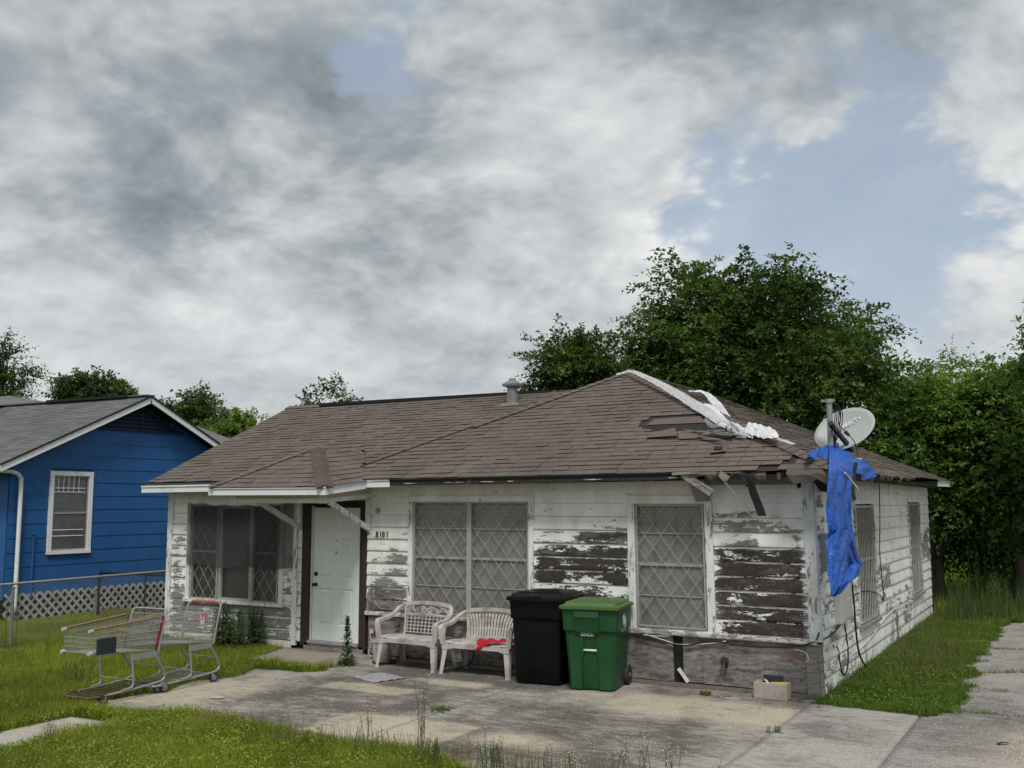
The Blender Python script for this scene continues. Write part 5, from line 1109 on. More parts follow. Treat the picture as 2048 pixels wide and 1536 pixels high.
# red cloth thrown on the second bench
cl = MB(); nx, ny = 26, 12
for j in range(ny + 1):
    for i in range(nx + 1):
        u, v = i / nx, j / ny; x = -.10 + .56 * u; w = .13 + .06 * math.sin(u * 5); y = -.225 + .14 * u + (v - .5) * w
        z = .452 + .030 * abs(math.sin(u * 11 + v * 5)) * (.4 + v) + .02 * vnoise([u * 9], [v * 6], 2)[0]
        if y < -.262: d = -.262 - y; z -= d * 1.0 + .02; y = -.285 - .006 * math.sin(u * 20)
        if u < .26: z -= .09 * (.26 - u) / .26 * (1.2 - v) if y < -.24 else 0
        cl.v.append((x, y, z))
cl.f = [(j * (nx + 1) + i, j * (nx + 1) + i + 1, (j + 1) * (nx + 1) + i + 1, (j + 1) * (nx + 1) + i) for j in range(ny) for i in range(nx)]
ro = tag(cl.build('red_cloth', M_REDCL, None, smooth=True), 'crumpled red cloth lying on the slat back bench', 'cloth'); ro.location = (-4.28, -.38, GZ); ro.modifiers.new('s', 'SOLIDIFY').thickness = .006
# pail behind the first bench
pl = thing('plastic_pail', 'grey plastic pail standing behind the lattice back bench', 'pail', (-6.22, -.27, GZ))
MB().loft([(.0, .115, .115, .115, 0, 0), (.30, .14, .14, .14, 0, 0), (.30, .15, .15, .15, 0, 0), (.33, .15, .15, .15, 0, 0), (.33, .135, .135, .135, 0, 0), (.05, .11, .11, .11, 0, 0)], 32, cap1=True).build('pail_body', M_PAIL, pl, smooth=40)
MB().loft([(0, .17, .17, .17, .06, .0), (.03, .18, .18, .18, .06, 0), (.032, .165, .165, .165, .06, 0), (.01, .15, .15, .15, .06, 0)], 32).build('saucer', M_RUBBER, pl, smooth=40)
# ------------------------------------------------------------------ wheeled bins
def bin_(name, label, loc, rot, mb_mat, lid_mat, w, d, h, green):
    t = thing(name, label, 'trash bin', loc, rot)
    k0, k1 = .80, 1.0; hx, hy = w / 2, d / 2
    secs = [(.015, hx * .76, hy * .70, .06, 0, .02), (.05, hx * .80, hy * .74, .07, 0, .02), (h * .60, hx * .90, hy * .86, .075, 0, .01), (h * .66, hx * .915, hy * .875, .07, 0, .01),
            (h * .675, hx * .955, hy * .93, .07, 0, 0), (h * .90, hx * .985, hy * .975, .06, 0, 0), (h * .915, hx * .985, hy * .975, .06, 0, 0)]
    if not green: secs = [(.015, hx * .78, hy * .76, .05, 0, .02), (.05, hx * .82, hy * .80, .06, 0, .02), (h * .70, hx * .90, hy * .88, .06, 0, .01), (h * .72, hx * .95, hy * .93, .06, 0, 0), (h * .74, hx * .96, hy * .95, .05, 0, 0), (h * .745, hx * .935, hy * .92, .05, 0, 0), (h * .91, hx * .97, hy * .96, .05, 0, 0)]
    MB().loft(secs, 48).build('bin_body', mb_mat, t, smooth=32)
    if green:
        f = lambda z: -(hy * (.74 + (.86 - .74) * z / (h * .6)) - .02)
        for s in (1, -1):         # pads either side of the grip channel
            xs = (.10, hx * .70); pts = []
            for z in (.02, .35 * h, .40 * h, .60 * h): xi = s * (.115 if z < .38 * h else .085); xo = s * hx * (.66 + .12 * z / h); pts += [(xi, f(z) - .028, z), (xo, f(z) - .020, z), (xi, f(z) + .02, z), (xo + s * .05, f(z) + .05, z)]
            pm = MB(); pm.v = pts
            for i in range(3): b = i * 4; pm.f += [(b, b + 1, b + 5, b + 4), (b, b + 4, b + 6, b + 2), (b + 1, b + 3, b + 7, b + 5)]
            pm.f += [(12, 13, 15, 14)]; pm.build('body_rib', mb_mat, t, smooth=32)
        yt = -(hy * .955)
        MB().loft([(h * .66, hx * .40, .02, .015, -.03, yt + .014), (h * .70, hx * .44, .022, .015, -.03, yt + .008), (h * .81, hx * .44, .022, .015, -.03, yt - .004), (h * .83, hx * .44, .03, .02, -.03, yt - .012), (h * .90, hx * .44, .02, .015, -.03, yt - .008)], 24).build('body_rib', mb_mat, t, smooth=32)
        MB().tube([(-.085, f(h * .44) - .020, h * .455), (.085, f(h * .44) - .020, h * .455)], .013, 8).build('lift_bar', M_PRINT, t, smooth=True)
        text_mesh('550342361', .062, .002, 'serial_print', M_PRINT, t, Matrix.Translation((-.115, -(hy * .885) - .012, h * .615)) @ Matrix.Rotation(rad(84), 4, 'X'), sx=.62)
        em = MB(); cx = hx * .972; M_ = lambda a, r: (cx + .006, -.05 + r * math.cos(a), h * .775 + r * 1.15 * math.sin(a))
        for r in (.072, .060): em.tube([M_(2 * math.pi * i / 28, r) for i in range(29)], .0035, 4)
        for i in range(5): a = math.pi / 2 + i * 2 * math.pi / 5; em.tube([M_(a, .045), M_(a + 2 * math.pi * 2 / 5, .045)], .005, 4)
        em.build('round_emblem', M_PRINTF, t)
        li = MB()
        for k, z in enumerate((.672, .650)): li.bar((cx - .004 * k, -.16, h * z + .01), (cx - .004 * k, .06, h * z + .01), .003, .008)
        li.build('caption_print', M_PRINTF, t)
    e = hx * .04
    ls = [(h * .91, hx * 1.0, hy * 1.02, .05, 0, -.01), (h * .915, hx * 1.04, hy * 1.05, .05, 0, -.01), (h * .945, hx * 1.04, hy * 1.05, .05, 0, -.01), (h * .955, hx * 1.0, hy * 1.01, .05, 0, -.01), (h * .957, hx * .92, hy * .93, .05, 0, -.01), (h * .985, hx * .88, hy * .88, .06, 0, .0), (h * 1.0, hx * .70, hy * .66, .08, 0, .03)]
    lid = MB().loft(ls, 48).build('lid', lid_mat, t, smooth=32)
    MB().loft([(h * .993, hx * .40, hy * .38, .05, 0, .02), (h * 1.012, hx * .36, hy * .33, .05, 0, .03)], 24).build('lid_ridge', lid_mat, lid, smooth=32)
    if not green:
        MB().box(-.08, .08, -hy * 1.075, -hy * .80, h * .93, h * .975).build('lid_grip', lid_mat, lid, bevel=.01); MB().bar((-hx * .6, -hy * .55, h * .995), (hx * .6, -hy * .55, h * .995), .10, .02).build('lid_ridge', lid_mat, lid)
    MB().tube(spline([(-hx * .8, hy * 1.0, h * .90), (-hx * .75, hy * 1.12, h * .915), (hx * .75, hy * 1.12, h * .915), (hx * .8, hy * 1.0, h * .90)], 5), .016, 8).build('handle', mb_mat, t, smooth=True)
    for s in (1, -1):
        wh = MB().disc((s * hx * .84, hy * .78, .125), (1, 0, 0), .125, .055, 24).build('wheel', M_RUBBER, t, smooth=40); MB().disc((s * hx * .84, hy * .78, .125), (1, 0, 0), .03, .075, 10).build('hub', M_GALVD, wh)
    return t
bin_('black_trash_bin', 'black wheeled trash bin between the bench and the green bin', (-3.40, -.48, GZ), rad(6), M_BIN_K, M_BIN_K, .77, .82, 1.17, False)
bin_('green_trash_bin', 'green wheeled recycling bin with white serial number', (-2.63, -.54, GZ), rad(9), M_BIN_G, M_BIN_L, .75, .80, 1.10, True)
# ------------------------------------------------------------------ cinder block with oddments, litter
cb = MB(); L, Wd, Hh, th = .40, .19, .19, .032
cb.box(-L / 2, L / 2, -Wd / 2, -Wd / 2 + th, 0, Hh); cb.box(-L / 2, L / 2, Wd / 2 - th, Wd / 2, 0, Hh)
for x in (-L / 2, -th / 2, L / 2 - th): cb.box(x, x + th, -Wd / 2 + th, Wd / 2 - th, 0, Hh - .002)
ck = tag(cb.build('cinder_block', M_BLOCK, None, bevel=.005), 'tan cinder block by the house corner holding odds and ends', 'cinder block'); ck.location = (-.485, -.225, GZ + .004); ck.rotation_euler[2] = rad(-2)
for nm, lab, cat, mb, m in (('black_tray', 'flat black plastic tray stuck upright in the cinder block', 'tray', MB().box(-.12, .12, .012, .03, .06, .265), M_SIGNPL), ('yellow_wedge', 'yellow plastic piece lying in the cinder block', 'plastic piece', MB().bar((0, -.03, .180), (.16, -.045, .196), .05, .02), M_YEL), ('white_stick', 'white painted stick poking out of the cinder block', 'stick', MB().bar((-.05, -.02, .17), (-.13, .04, .235), .022, .014), M_TRIMOK)):
    o = tag(mb.build(nm, m, None), lab, cat); o.location = (-.475, -.215, GZ + .004)
dh = tag(MB().loft([(0, .055, .04, .03, 0, 0), (.045, .07, .052, .04, 0, 0), (.046, .062, .045, .035, 0, 0), (.02, .05, .035, .03, 0, 0)], 20).build('brown_dish', M_BROWNP, None, smooth=40), 'small brown dish on the patio by the wall', 'dish'); dh.location = (-1.25, -.42, GZ + .004)
for i, (a, b, lab) in enumerate((((-1.18, -.40, .05), (-.93, -.36, .02), 'longest weathered stick resting on the brown dish'), ((-1.14, -.48, .015), (-.98, -.40, .02), 'short weathered stick beside the brown dish'), ((-1.10, -.42, .02), (-1.02, -.52, .012), 'stubby weathered stick crossing another by the dish'))):
    tag(MB().bar((a[0], a[1], GZ + a[2]), (b[0], b[1], GZ + b[2]), .028, .018).build('weathered_stick', M_WOODG, None), lab, 'stick')
mt = MB(); n = 14
for j in range(n + 1):
    for i in range(n + 1): u, v = i / n, j / n; a, b, c, d = [np.array(q) for q in ((-5.80, -1.50), (-5.28, -1.72), (-5.12, -1.22), (-5.66, -1.02))]; p = (a * (1 - u) + b * u) * (1 - v) + (d * (1 - u) + c * u) * v; mt.v.append((p[0] + .01 * rng.random(), p[1] + .01 * rng.random(), GZ + .012 + .006 * rng.random() + (.012 if i in (0, n) else 0) * rng.random()))
mt.f = [(j * (n + 1) + i, j * (n + 1) + i + 1, (j + 1) * (n + 1) + i + 1, (j + 1) * (n + 1) + i) for j in range(n) for i in range(n)]
mo = tag(mt.build('door_mat', M_MAT, None, smooth=True), 'speckled grey doormat lying flat on the patio', 'doormat'); mo.modifiers.new('s', 'SOLIDIFY').thickness = .012
lp = tag(MB().loft([(0, .07, .045, .045, 0, 0), (.008, .085, .055, .055, 0, 0)], 20).build('paper_plate', M_SEED, None), 'pale flattened paper plate on the patio near the carts', 'paper plate'); lp.location = (-6.29, -3.45, GZ + .006); lp.rotation_euler[2] = .4
lf = tag(MB().ribbon(spline([(2.05, -1.50, GZ + .008), (2.09, -1.46, GZ + .02), (2.14, -1.42, GZ + .012)], 4), .035, .004, side=(1, -1, 0)).build('dry_leaf', M_WOODB, None), 'curled dry leaf on the pebbled driveway', 'leaf')
# ------------------------------------------------------------------ hose tap on the skirting
tp = thing('hose_bib', 'black hose tap fixed to the plywood skirting', 'tap', (-1.13, -.015, .33))
MB().tube([(0, .03, 0), (0, -.06, 0)], .014, 8).tube(spline([(0, -.05, 0), (0, -.09, -.01), (0, -.10, -.07)], 4), .016, 8).build('spout', M_DKMET, tp, smooth=True); MB().tube(spline([(.05, -.05, .0), (.05, -.08, -.03), (.04, -.07, -.10)], 4), .02, 8).build('hose_stub', M_CABLE, tp, smooth=True)
MB().disc((0, -.05, .06), (0, 0, 1), .03, .012, 10).tube([(0, -.05, .0), (0, -.05, .06)], .006, 6).build('tap_wheel', M_GALV, tp)
# ------------------------------------------------------------------ electrics on the side wall, mast, dish, cables
mast = thing('service_mast', 'grey steel electric service mast rising through the roof corner', 'mast', (.12, .62, 2.4))
MB().tube([(0, 0, 0), (0, 0, 1.14)], .037, 12).build('pipe', M_PIPE, mast, smooth=40); MB().disc((0, 0, 1.15), (0, 0, 1), .05, .05, 12).bar((-.10, 0, 1.155), (.07, 0, 1.155), .03, .03).build('weatherhead', M_PIPE, mast, smooth=40)
wl = MB()
for i in range(5): a = i * .5; wl.tube(spline([(.03, .0, 1.14), (.07 + .02 * i, .02, 1.10 - .02 * i), (.05 + .018 * i, .05, .90 - .03 * i), (.03 + .006 * i, .03, .62), (.035, .02, .40 + .02 * i)], 6), .006, 5)
wl.tube(spline([(.03, 0, 1.14), (.10, .04, 1.08), (.12, .06, .93), (.10, .08, .84), (.18, .14, .74), (.26, .2, .62), (.29, .22, .45)], 6), .006, 5); wl.build('drop_wires', M_CABLE, mast)
def boxthing(name, label, y0, y1, z0, z1, d, cover=None):
    o = thing(name, label, 'electric box', (.02, y0, z0)); MB().box(.0, d, 0, y1 - y0, 0, z1 - z0).build('box', M_GREYBX, o, bevel=.006)
    MB().box(d - .002, d + .008, .03, y1 - y0 - .03, .03, (z1 - z0) * .55).build('cover', M_GREYBX, o); return o
boxthing('meter_box', 'tall grey electric meter box on the side wall behind the tarp', .86, 1.10, .72, 1.85, .12); boxthing('breaker_panel', 'wide grey breaker panel beside the meter box', 1.13, 1.60, .74, 1.22, .10)
boxthing('junction_box', 'small white junction box near the corner board', .24, .42, 1.42, 1.88, .10)
ds = thing('satellite_dish', 'grey satellite dish with lettering mounted on the roof corner', 'satellite dish', (0, 0, 0))
dc = Vector(atD(1689, 858, 13.4)); nrmv = (Vector(CAM) - dc).normalized()
roll, tlt = rad(21), rad(44); rx = Vector(_R * math.cos(roll) + _U * math.sin(roll)); uq = Vector(-_R * math.sin(roll) + _U * math.cos(roll)); vw = -(dc - Vector(CAM)).normalized()
nd_ = (vw * math.cos(tlt) + uq * math.sin(tlt)).normalized(); rx = (rx - nd_ * rx.dot(nd_)).normalized(); uy = nd_.cross(rx).normalized()
db = MB(); nr, na = 7, 44
for k in range(nr + 1):
    q = k / nr
    for i in range(na): a = 2 * math.pi * i / na; db.v.append(dc + rx * (.405 * q * math.cos(a)) + uy * (.315 * q * math.sin(a)) + nd_ * (.075 * q * q - .075))
db.f = [(k * na + i, k * na + (i + 1) % na, (k + 1) * na + (i + 1) % na, (k + 1) * na + i) for k in range(nr) for i in range(na)]
do = db.build('reflector', M_DISH, ds, smooth=True); do.modifiers.new('s', 'SOLIDIFY').thickness = .012
Mx = Matrix((rx, uy, nd_)).transposed().to_4x4(); Mx.translation = dc + rx * -.035 + uy * .040 + nd_ * -.022
text_mesh('DIRECTV', .078, .003, 'dish_lettering', M_DISHT, do, Mx, sx=.95)
arm0 = Vector(atD(1705, 901, 13.35)); feed = Vector(atD(1663, 850, 13.0))
MB().bar(arm0, feed, .045, .05).build('feed_arm', M_SIGNPL, ds); MB().disc(feed, nd_, .035, .09, 10).build('feed_horn', M_DKMET, ds)
base = Vector((.16, 1.35, 2.80)); MB().tube(spline([base, base + Vector((0, 0, .1)), dc - nd_ * .12 - uy * .12, dc - nd_ * .06], 5), .025, 8).build('mount_pole', M_DKMET, ds, smooth=True); MB().bar(dc - nd_ * .085 - uy * .12, dc - nd_ * .085 + uy * .10, .12, .02, up=nd_).build('bracket', M_DKMET, ds); MB().box(base.x - .08, base.x + .08, base.y - .08, base.y + .08, base.z - .04, base.z).build('foot_plate', M_DKMET, ds)
def cable(pts, r, mat, label, n=6): tag(MB().tube(spline(pts, n), r, 5).build('cable', mat, None, smooth=True), label, 'cable')
cable([(.06, 4.35, 2.58), (.055, 4.34, 2.2), (.05, 4.32, 1.9), (.055, 4.18, 1.5), (.05, 4.30, 1.1), (.06, 4.36, .75), (.05, 4.0, .86), (.05, 3.0, .98), (.05, 2.2, 1.0)], .008, M_CABLE, 'thin black cable hanging down the side wall between the windows')
cable([(.10, 1.72, 1.20), (.11, 1.78, .9), (.12, 1.80, .5), (.14, 1.90, .2), (.22, 2.15, -.06)], .014, M_CABLE, 'thick black cable dropping from the breaker panel to the grass')
cable([(.06, 1.35, .74), (.06, 1.40, .62), (.065, 1.50, .35), (.07, 1.42, .12), (.07, 1.2, .05), (.07, 1.0, .16), (.06, .95, .36), (.06, .85, .45)], .010, M_CABLE, 'looped black cable hanging below the meter box')
cable([(.06, .12, .62), (.06, .6, .63), (.06, 1.2, .70), (.06, 1.36, .74)], .009, M_CABLE, 'short black cable from the corner to the meter box')
cable([(.05, 1.5, .22), (.055, 2.4, .24), (.055, 3.2, .30), (.055, 4.2, .43), (.055, 5.3, .52), (.055, 6.6, .50), (.055, 8.2, .46)], .010, M_CABLEW, 'pale wire looping along the lower side wall')
cable([(-2.25, -.05, .58), (-1.9, -.05, .50), (-1.75, -.055, .465), (-1.55, -.05, .47), (-1.2, -.05, .52), (-1.1, -.045, .545)], .008, M_CABLEW, 'white cable sagging across the plywood skirting')
cable([(-2.3, -.06, .54), (-1.9, -.06, .48), (-1.6, -.06, .46), (-1.3, -.06, .535), (-.8, -.055, .50), (-.3, -.06, .53), (-.02, -.06, .60), (.05, -.03, .72)], .009, M_CABLE, 'black cable sagging under the sill beam to the corner')
cable([(-2.2, -.05, .55), (-1.95, -.05, .55), (-1.85, -.05, .56), (-1.72, -.05, .60)], .007, M_CABLEW, 'short white cable end beside the gap in the skirting')
cable([(-.25, -.06, .50), (-.12, -.07, .48), (-.08, -.075, .40), (-.12, -.07, .36)], .006, M_CABLEW, 'curl of white wire by the corner post')
cable([(-6.55, -.045, .95), (-6.52, -.05, .80), (-6.42, -.05, .69), (-6.2, -.05, .68), (-5.95, -.05, .69)], .0028, M_CABLEW, 'thin white wire draped right of the door')
cable([(-4.75, -.05, .30), (-4.7, -.25, .05), (-4.85, -.5, -.05), (-4.95, -.55, -.06)], .009, M_CABLE, 'black hose under the slat back bench')
cable([(-6.60, -.05, .32), (-6.57, -.06, .15), (-6.60, -.08, .02), (-6.52, -.09, -.03)], .006, M_CABLEW, 'thin white cord hanging from the outlet by the door')
# ------------------------------------------------------------------ tarps
def sheet(name, label, cat, fn, nu, nv, mat, thick=.004, keep=None, smooth=True, jit=.002):
    V = np.array([fn(i / nu, j / nv) for j in range(nv + 1) for i in range(nu + 1)]); F = [(j * (nu + 1) + i, j * (nu + 1) + i + 1, (j + 1) * (nu + 1) + i + 1, (j + 1) * (nu + 1) + i) for j in range(nv) for i in range(nu)]
    if keep: F = [f for f in F if keep(((f[0] % (nu + 1)) + .5) / nu, (f[0] // (nu + 1) + .5) / nv)]
    V = V + np.random.default_rng(len(V)).normal(size=V.shape) * jit; F = [t for a_, b_, c_, d_ in F for t in ((a_, b_, c_), (a_, c_, d_))]; o = mesh_np(name, V, np.array(F), mat, None, smooth); return o
bt = thing('blue_tarp', 'torn blue tarp wrapped around the mast and hanging over the eave', 'tarp', (0, 0, 0))
def curve_at(pts, v):
    P_ = np.array(pts, float); s = np.linspace(0, 1, len(P_)); return np.array([np.interp(v, s, P_[:, k]) for k in range(P_.shape[1])])
pxr = [(1668, 905, 1682, 905), (1660, 925, 1700, 922), (1657, 950, 1706, 945), (1653, 985, 1700, 985), (1652, 1020, 1701, 1020), (1653, 1060, 1703, 1060), (1655, 1085, 1708, 1082), (1660, 1110, 1714, 1105), (1661, 1140, 1722, 1128), (1662, 1165, 1716, 1150), (1662, 1185, 1696, 1165), (1664, 1194, 1676, 1186)]
rows = []
for x0, y0, x1, y1 in pxr: rows.append(np.concatenate([onX(x0, y0, .47), onX(x1, y1, .47)]))
def fall(u, v):
    c = curve_at(rows, v); a, b = c[:3], c[3:]; p = a * (1 - u) + b * u
    k = .25 + .75 * min(1, v * 2); n = vnoise([u * 5 + 3], [v * 7], 3)[0] - .5
    p = p + np.array([.49, -.87, 0]) * (k * (-.09 + .10 * abs(math.sin(u * 7 + v * 2.2)) + .05 * abs(math.sin(u * 15 - v * 6 + 1)) * (.4 + v) + .018 * math.sin(v * 30 + u * 12)) + .12 * n)
    if v < .16: q = np.array([.13, .62, 2.98 - v * .9]) + np.array([.06 * (u - .5), -.05, 0]); w = (v / .16) ** .8; p = q * (1 - w) + p * w
    return p
o = sheet('tarp_fall', '', '', fall, 44, 90, M_TARPB); o.parent = bt
pxsheet_later = ([(1654, 1078, .50), (1668, 1066, .54), (1684, 1056, .54), (1704, 1066, .50)], [(1662, 1192, .56), (1668, 1190, .57), (1676, 1176, .56), (1688, 1160, .54)])
fold = [(1698, 1120), (1680, 1150), (1668, 1190), (1690, 1165), (1712, 1130)]
def pxsheet(poly_, nm, X, rip, seed, nu=22, nv=10):
    """strip between two pixel edge lists, on a slanted plane X=const"""
    top, bot = poly_; o = sheet(nm, '', '', lambda u, v: (lambda p: p + np.array([.05, -.03, .04]) * (rip * (math.sin(u * 17 + seed) * .5 + math.sin(u * 31 + v * 9 + seed) * .35 + (vnoise([u * 8], [v * 6], seed)[0] - .5) * 1.5)))((1 - v) * np.array(curve_at([onX(x, y, xx) for x, y, xx in top], u)) + v * np.array(curve_at([onX(x, y, xx) for x, y, xx in bot], u))), nu, nv, M_TARPB); o.parent = bt
pxsheet(([(1612, 904, .05), (1636, 898, .05), (1655, 890, .08), (1676, 888, .14)], [(1616, 911, .10), (1640, 926, .14), (1656, 940, .25), (1694, 948, .40)]), 'tarp_wing', .1, .5, 3)
pxsheet(([(1676, 890, .16), (1700, 902, .30), (1730, 922, .42), (1750, 940, .47), (1754, 952, .47)], [(1670, 905, .2), (1694, 930, .36), (1716, 946, .46), (1728, 958, .48), (1748, 958, .48)]), 'tarp_wing', .1, .5, 5)
pxsheet(([(1664, 880, .12), (1680, 893, .14), (1700, 925, .3)], [(1664, 925, .15), (1676, 930, .2), (1690, 936, .3)]), 'tarp_wing', .1, .7, 9)
pxsheet(pxsheet_later, 'tarp_fold', .6, .5, 12, 20, 26)
tag(MB().ribbon(spline([onX(1712, 925, .44), onX(1706, 960, .46), onX(1706, 985, .47), onX(1709, 1000, .47)], 4), .22, .006, side=(0, 1, 0)).build('felt_scrap', M_BLACK, None), 'black roofing felt scrap hanging beside the blue tarp', 'felt scrap')
tag(MB().bar(onX(1690, 945, .50), onX(1716, 978, .52), .015, .012).build('lath_stick', M_TRIMOK, None), 'thin pale stick dangling beside the blue tarp', 'stick')
tag(MB().loft([(0, .10, .06, .03, 0, 0), (.04, .08, .045, .03, 0, 0)], 16).build('brick_bat', M_BLOCK, None), 'tan rubble lump lying on the roof behind the dish', 'rubble'); bpy.data.objects['brick_bat'].location = (.02, 2.75, 2.86)
# white tarp along the front right hip
wt = thing('white_tarp', 'torn white tarp caught along the roof hip', 'tarp', (0, 0, 0))
def onR(x, y, h=.05):
    n = np.array(nR); r = ray(x, y); return CAM + r * (((np.array(B) - CAM) @ n + h) / (r @ n))
def hipt(t, h=.06): return np.array(P) * (1 - t) + np.array(B) * t + np.array([0, 0, h])
def wsheet(a, b, nm, seed, amp, nu=40, nv=8):
    o = sheet(nm, '', '', lambda u, v: (1 - v) * np.array(curve_at(a, u)) + v * np.array(curve_at(b, u)) + np.array([.0, 0, 1]) * amp * (abs(math.sin(u * 19 + seed + v * 3)) * .5 + (vnoise([u * 12 + seed], [v * 5], seed)[0]) * 1.0) + np.array([.5, -.5, 0]) * amp * (vnoise([u * 9], [v * 7 + seed], seed + 3)[0] - .5), nu, nv, M_TARPW); o.parent = wt
_hd = (np.array(B) - np.array(P)); _hd /= np.linalg.norm(_hd); _vd = np.array(P) * .6 + np.array(B) * .4 - CAM; _vd /= np.linalg.norm(_vd); _nh = _vd - _hd * (_vd @ _hd)
def onH(x, y, back=0.0):
    back -= .10
    r = ray(x, y); return CAM + r * (((np.array(P) + [0, 0, .03] - CAM) @ _nh + back) / (r @ _nh))
H_ = lambda l, back=0.0: [onH(x, y, back) for x, y in l]
wsheet(H_([(1232, 749), (1256, 741), (1275, 743), (1330, 767), (1378, 793), (1418, 817), (1465, 848), (1500, 870)]), H_([(1234, 752), (1256, 746), (1270, 749), (1322, 777), (1372, 810), (1412, 836), (1455, 862), (1490, 878)]), 'tarp_strip', 1, .014, 70, 5)
wsheet(H_([(1376, 783), (1400, 782), (1420, 788), (1443, 808), (1458, 830), (1470, 850)], .12), H_([(1380, 785), (1400, 786), (1410, 792), (1424, 812), (1428, 828), (1440, 846)], .10), 'tarp_flap', 4, .016, 34, 8)
wsheet(H_([(1410, 808), (1424, 812), (1440, 825), (1460, 848)], .06), H_([(1396, 812), (1412, 828), (1432, 846), (1462, 864)], .02), 'tarp_flap', 9, .016, 20, 6)
wsheet(H_([(1486, 866), (1495, 850), (1512, 850), (1530, 856), (1548, 862), (1558, 876)], .05), H_([(1482, 868), (1496, 872), (1512, 876), (1526, 880), (1545, 880), (1556, 880)]), 'tarp_crumple', 7, .034, 36, 12)
wsheet(H_([(1462, 848), (1478, 852), (1492, 864), (1510, 874)], .03), H_([(1455, 860), (1474, 868), (1490, 876), (1505, 880)]), 'tarp_crumple', 3, .03, 24, 9)
wsheet([onF(1408, 842, .06), onF(1416, 856, .10), onF(1426, 860, .08)], [onF(1412, 838, .20), onF(1424, 850, .18), onF(1430, 852, .14)], 'tarp_scrap', 2, .03, 10, 5)
wsheet([onF(1424, 858, .05), onF(1440, 844, .16), onF(1462, 848, .14), onF(1480, 864, .08)], [onF(1430, 862, .03), onF(1444, 852, .12), onF(1462, 857, .08), onF(1478, 870, .03)], 'tarp_scrap', 6, .03, 14, 4)
wsheet(H_([(1556, 877), (1575, 882), (1592, 889)]), H_([(1554, 881), (1572, 887), (1588, 891)]), 'tarp_scrap', 8, .012, 8, 3)
# ------------------------------------------------------------------ trees and shrubs
def leaf_sprays(Pb, Dr, L, M, ls, droop, g, wid=.30):
    """twigs with alternate leaves; returns V, F, rnd"""
    N = len(Pb); up = np.array([0, 0, 1.0]); lat = np.cross(Dr, up + .5 * g.normal(size=(N, 3))); lat /= np.linalg.norm(lat, axis=1)[:, None] + 1e-9
    t = (np.arange(M) + .6) / M; tt = t[None] + .04 * g.normal(size=(N, M))
    pos_ = Pb[:, None] + Dr[:, None] * (L[:, None] * tt)[..., None]; pos_[..., 2] -= droop * L[:, None] * tt ** 2
    sgn = np.where(np.arange(M) % 2 == 0, 1.0, -1.0)[None, :, None]
    ld = lat[:, None] * sgn * .8 + Dr[:, None] * .55 + .45 * g.normal(size=(N, M, 3)); ld[..., 2] -= .25; ld /= np.linalg.norm(ld, axis=2)[..., None]
    nn = up + .48 * g.normal(size=(N, M, 3)); sd = np.cross(ld, nn); sd /= np.linalg.norm(sd, axis=2)[..., None] + 1e-9
    l = ls * (.65 + .6 * g.random((N, M))) * (1 - .25 * np.abs(t - .5))[None]; l = l[..., None]
    fold = np.cross(sd, ld) * l * .10
    V = np.stack([pos_, pos_ + ld * l * .45 + sd * l * wid + fold, pos_ + ld * l, pos_ + ld * l * .45 - sd * l * wid + fold], 2).reshape(-1, 3)
    n = N * M; F = (np.arange(n) * 4)[:, None] + np.arange(4)[None]
    cl = vnoise(Pb[:, 0] * .9 + Pb[:, 1] * .5, Pb[:, 2] * 1.1 - Pb[:, 1] * .4, 3, 2)  # clump noise: lit and dark foliage clumps put into the leaf colour
    r = np.clip(np.repeat(.45 + 1.1 * (cl - .5) + .20 * g.normal(size=N), M) + .12 * g.normal(size=n), 0, 1)
    return V, F, np.repeat(r, 4)
def blob_px(lst, d): return [(atD(x, y, d + dd), rx * d / F_PX, ry * d / F_PX) for x, y, rx, ry, dd in lst]
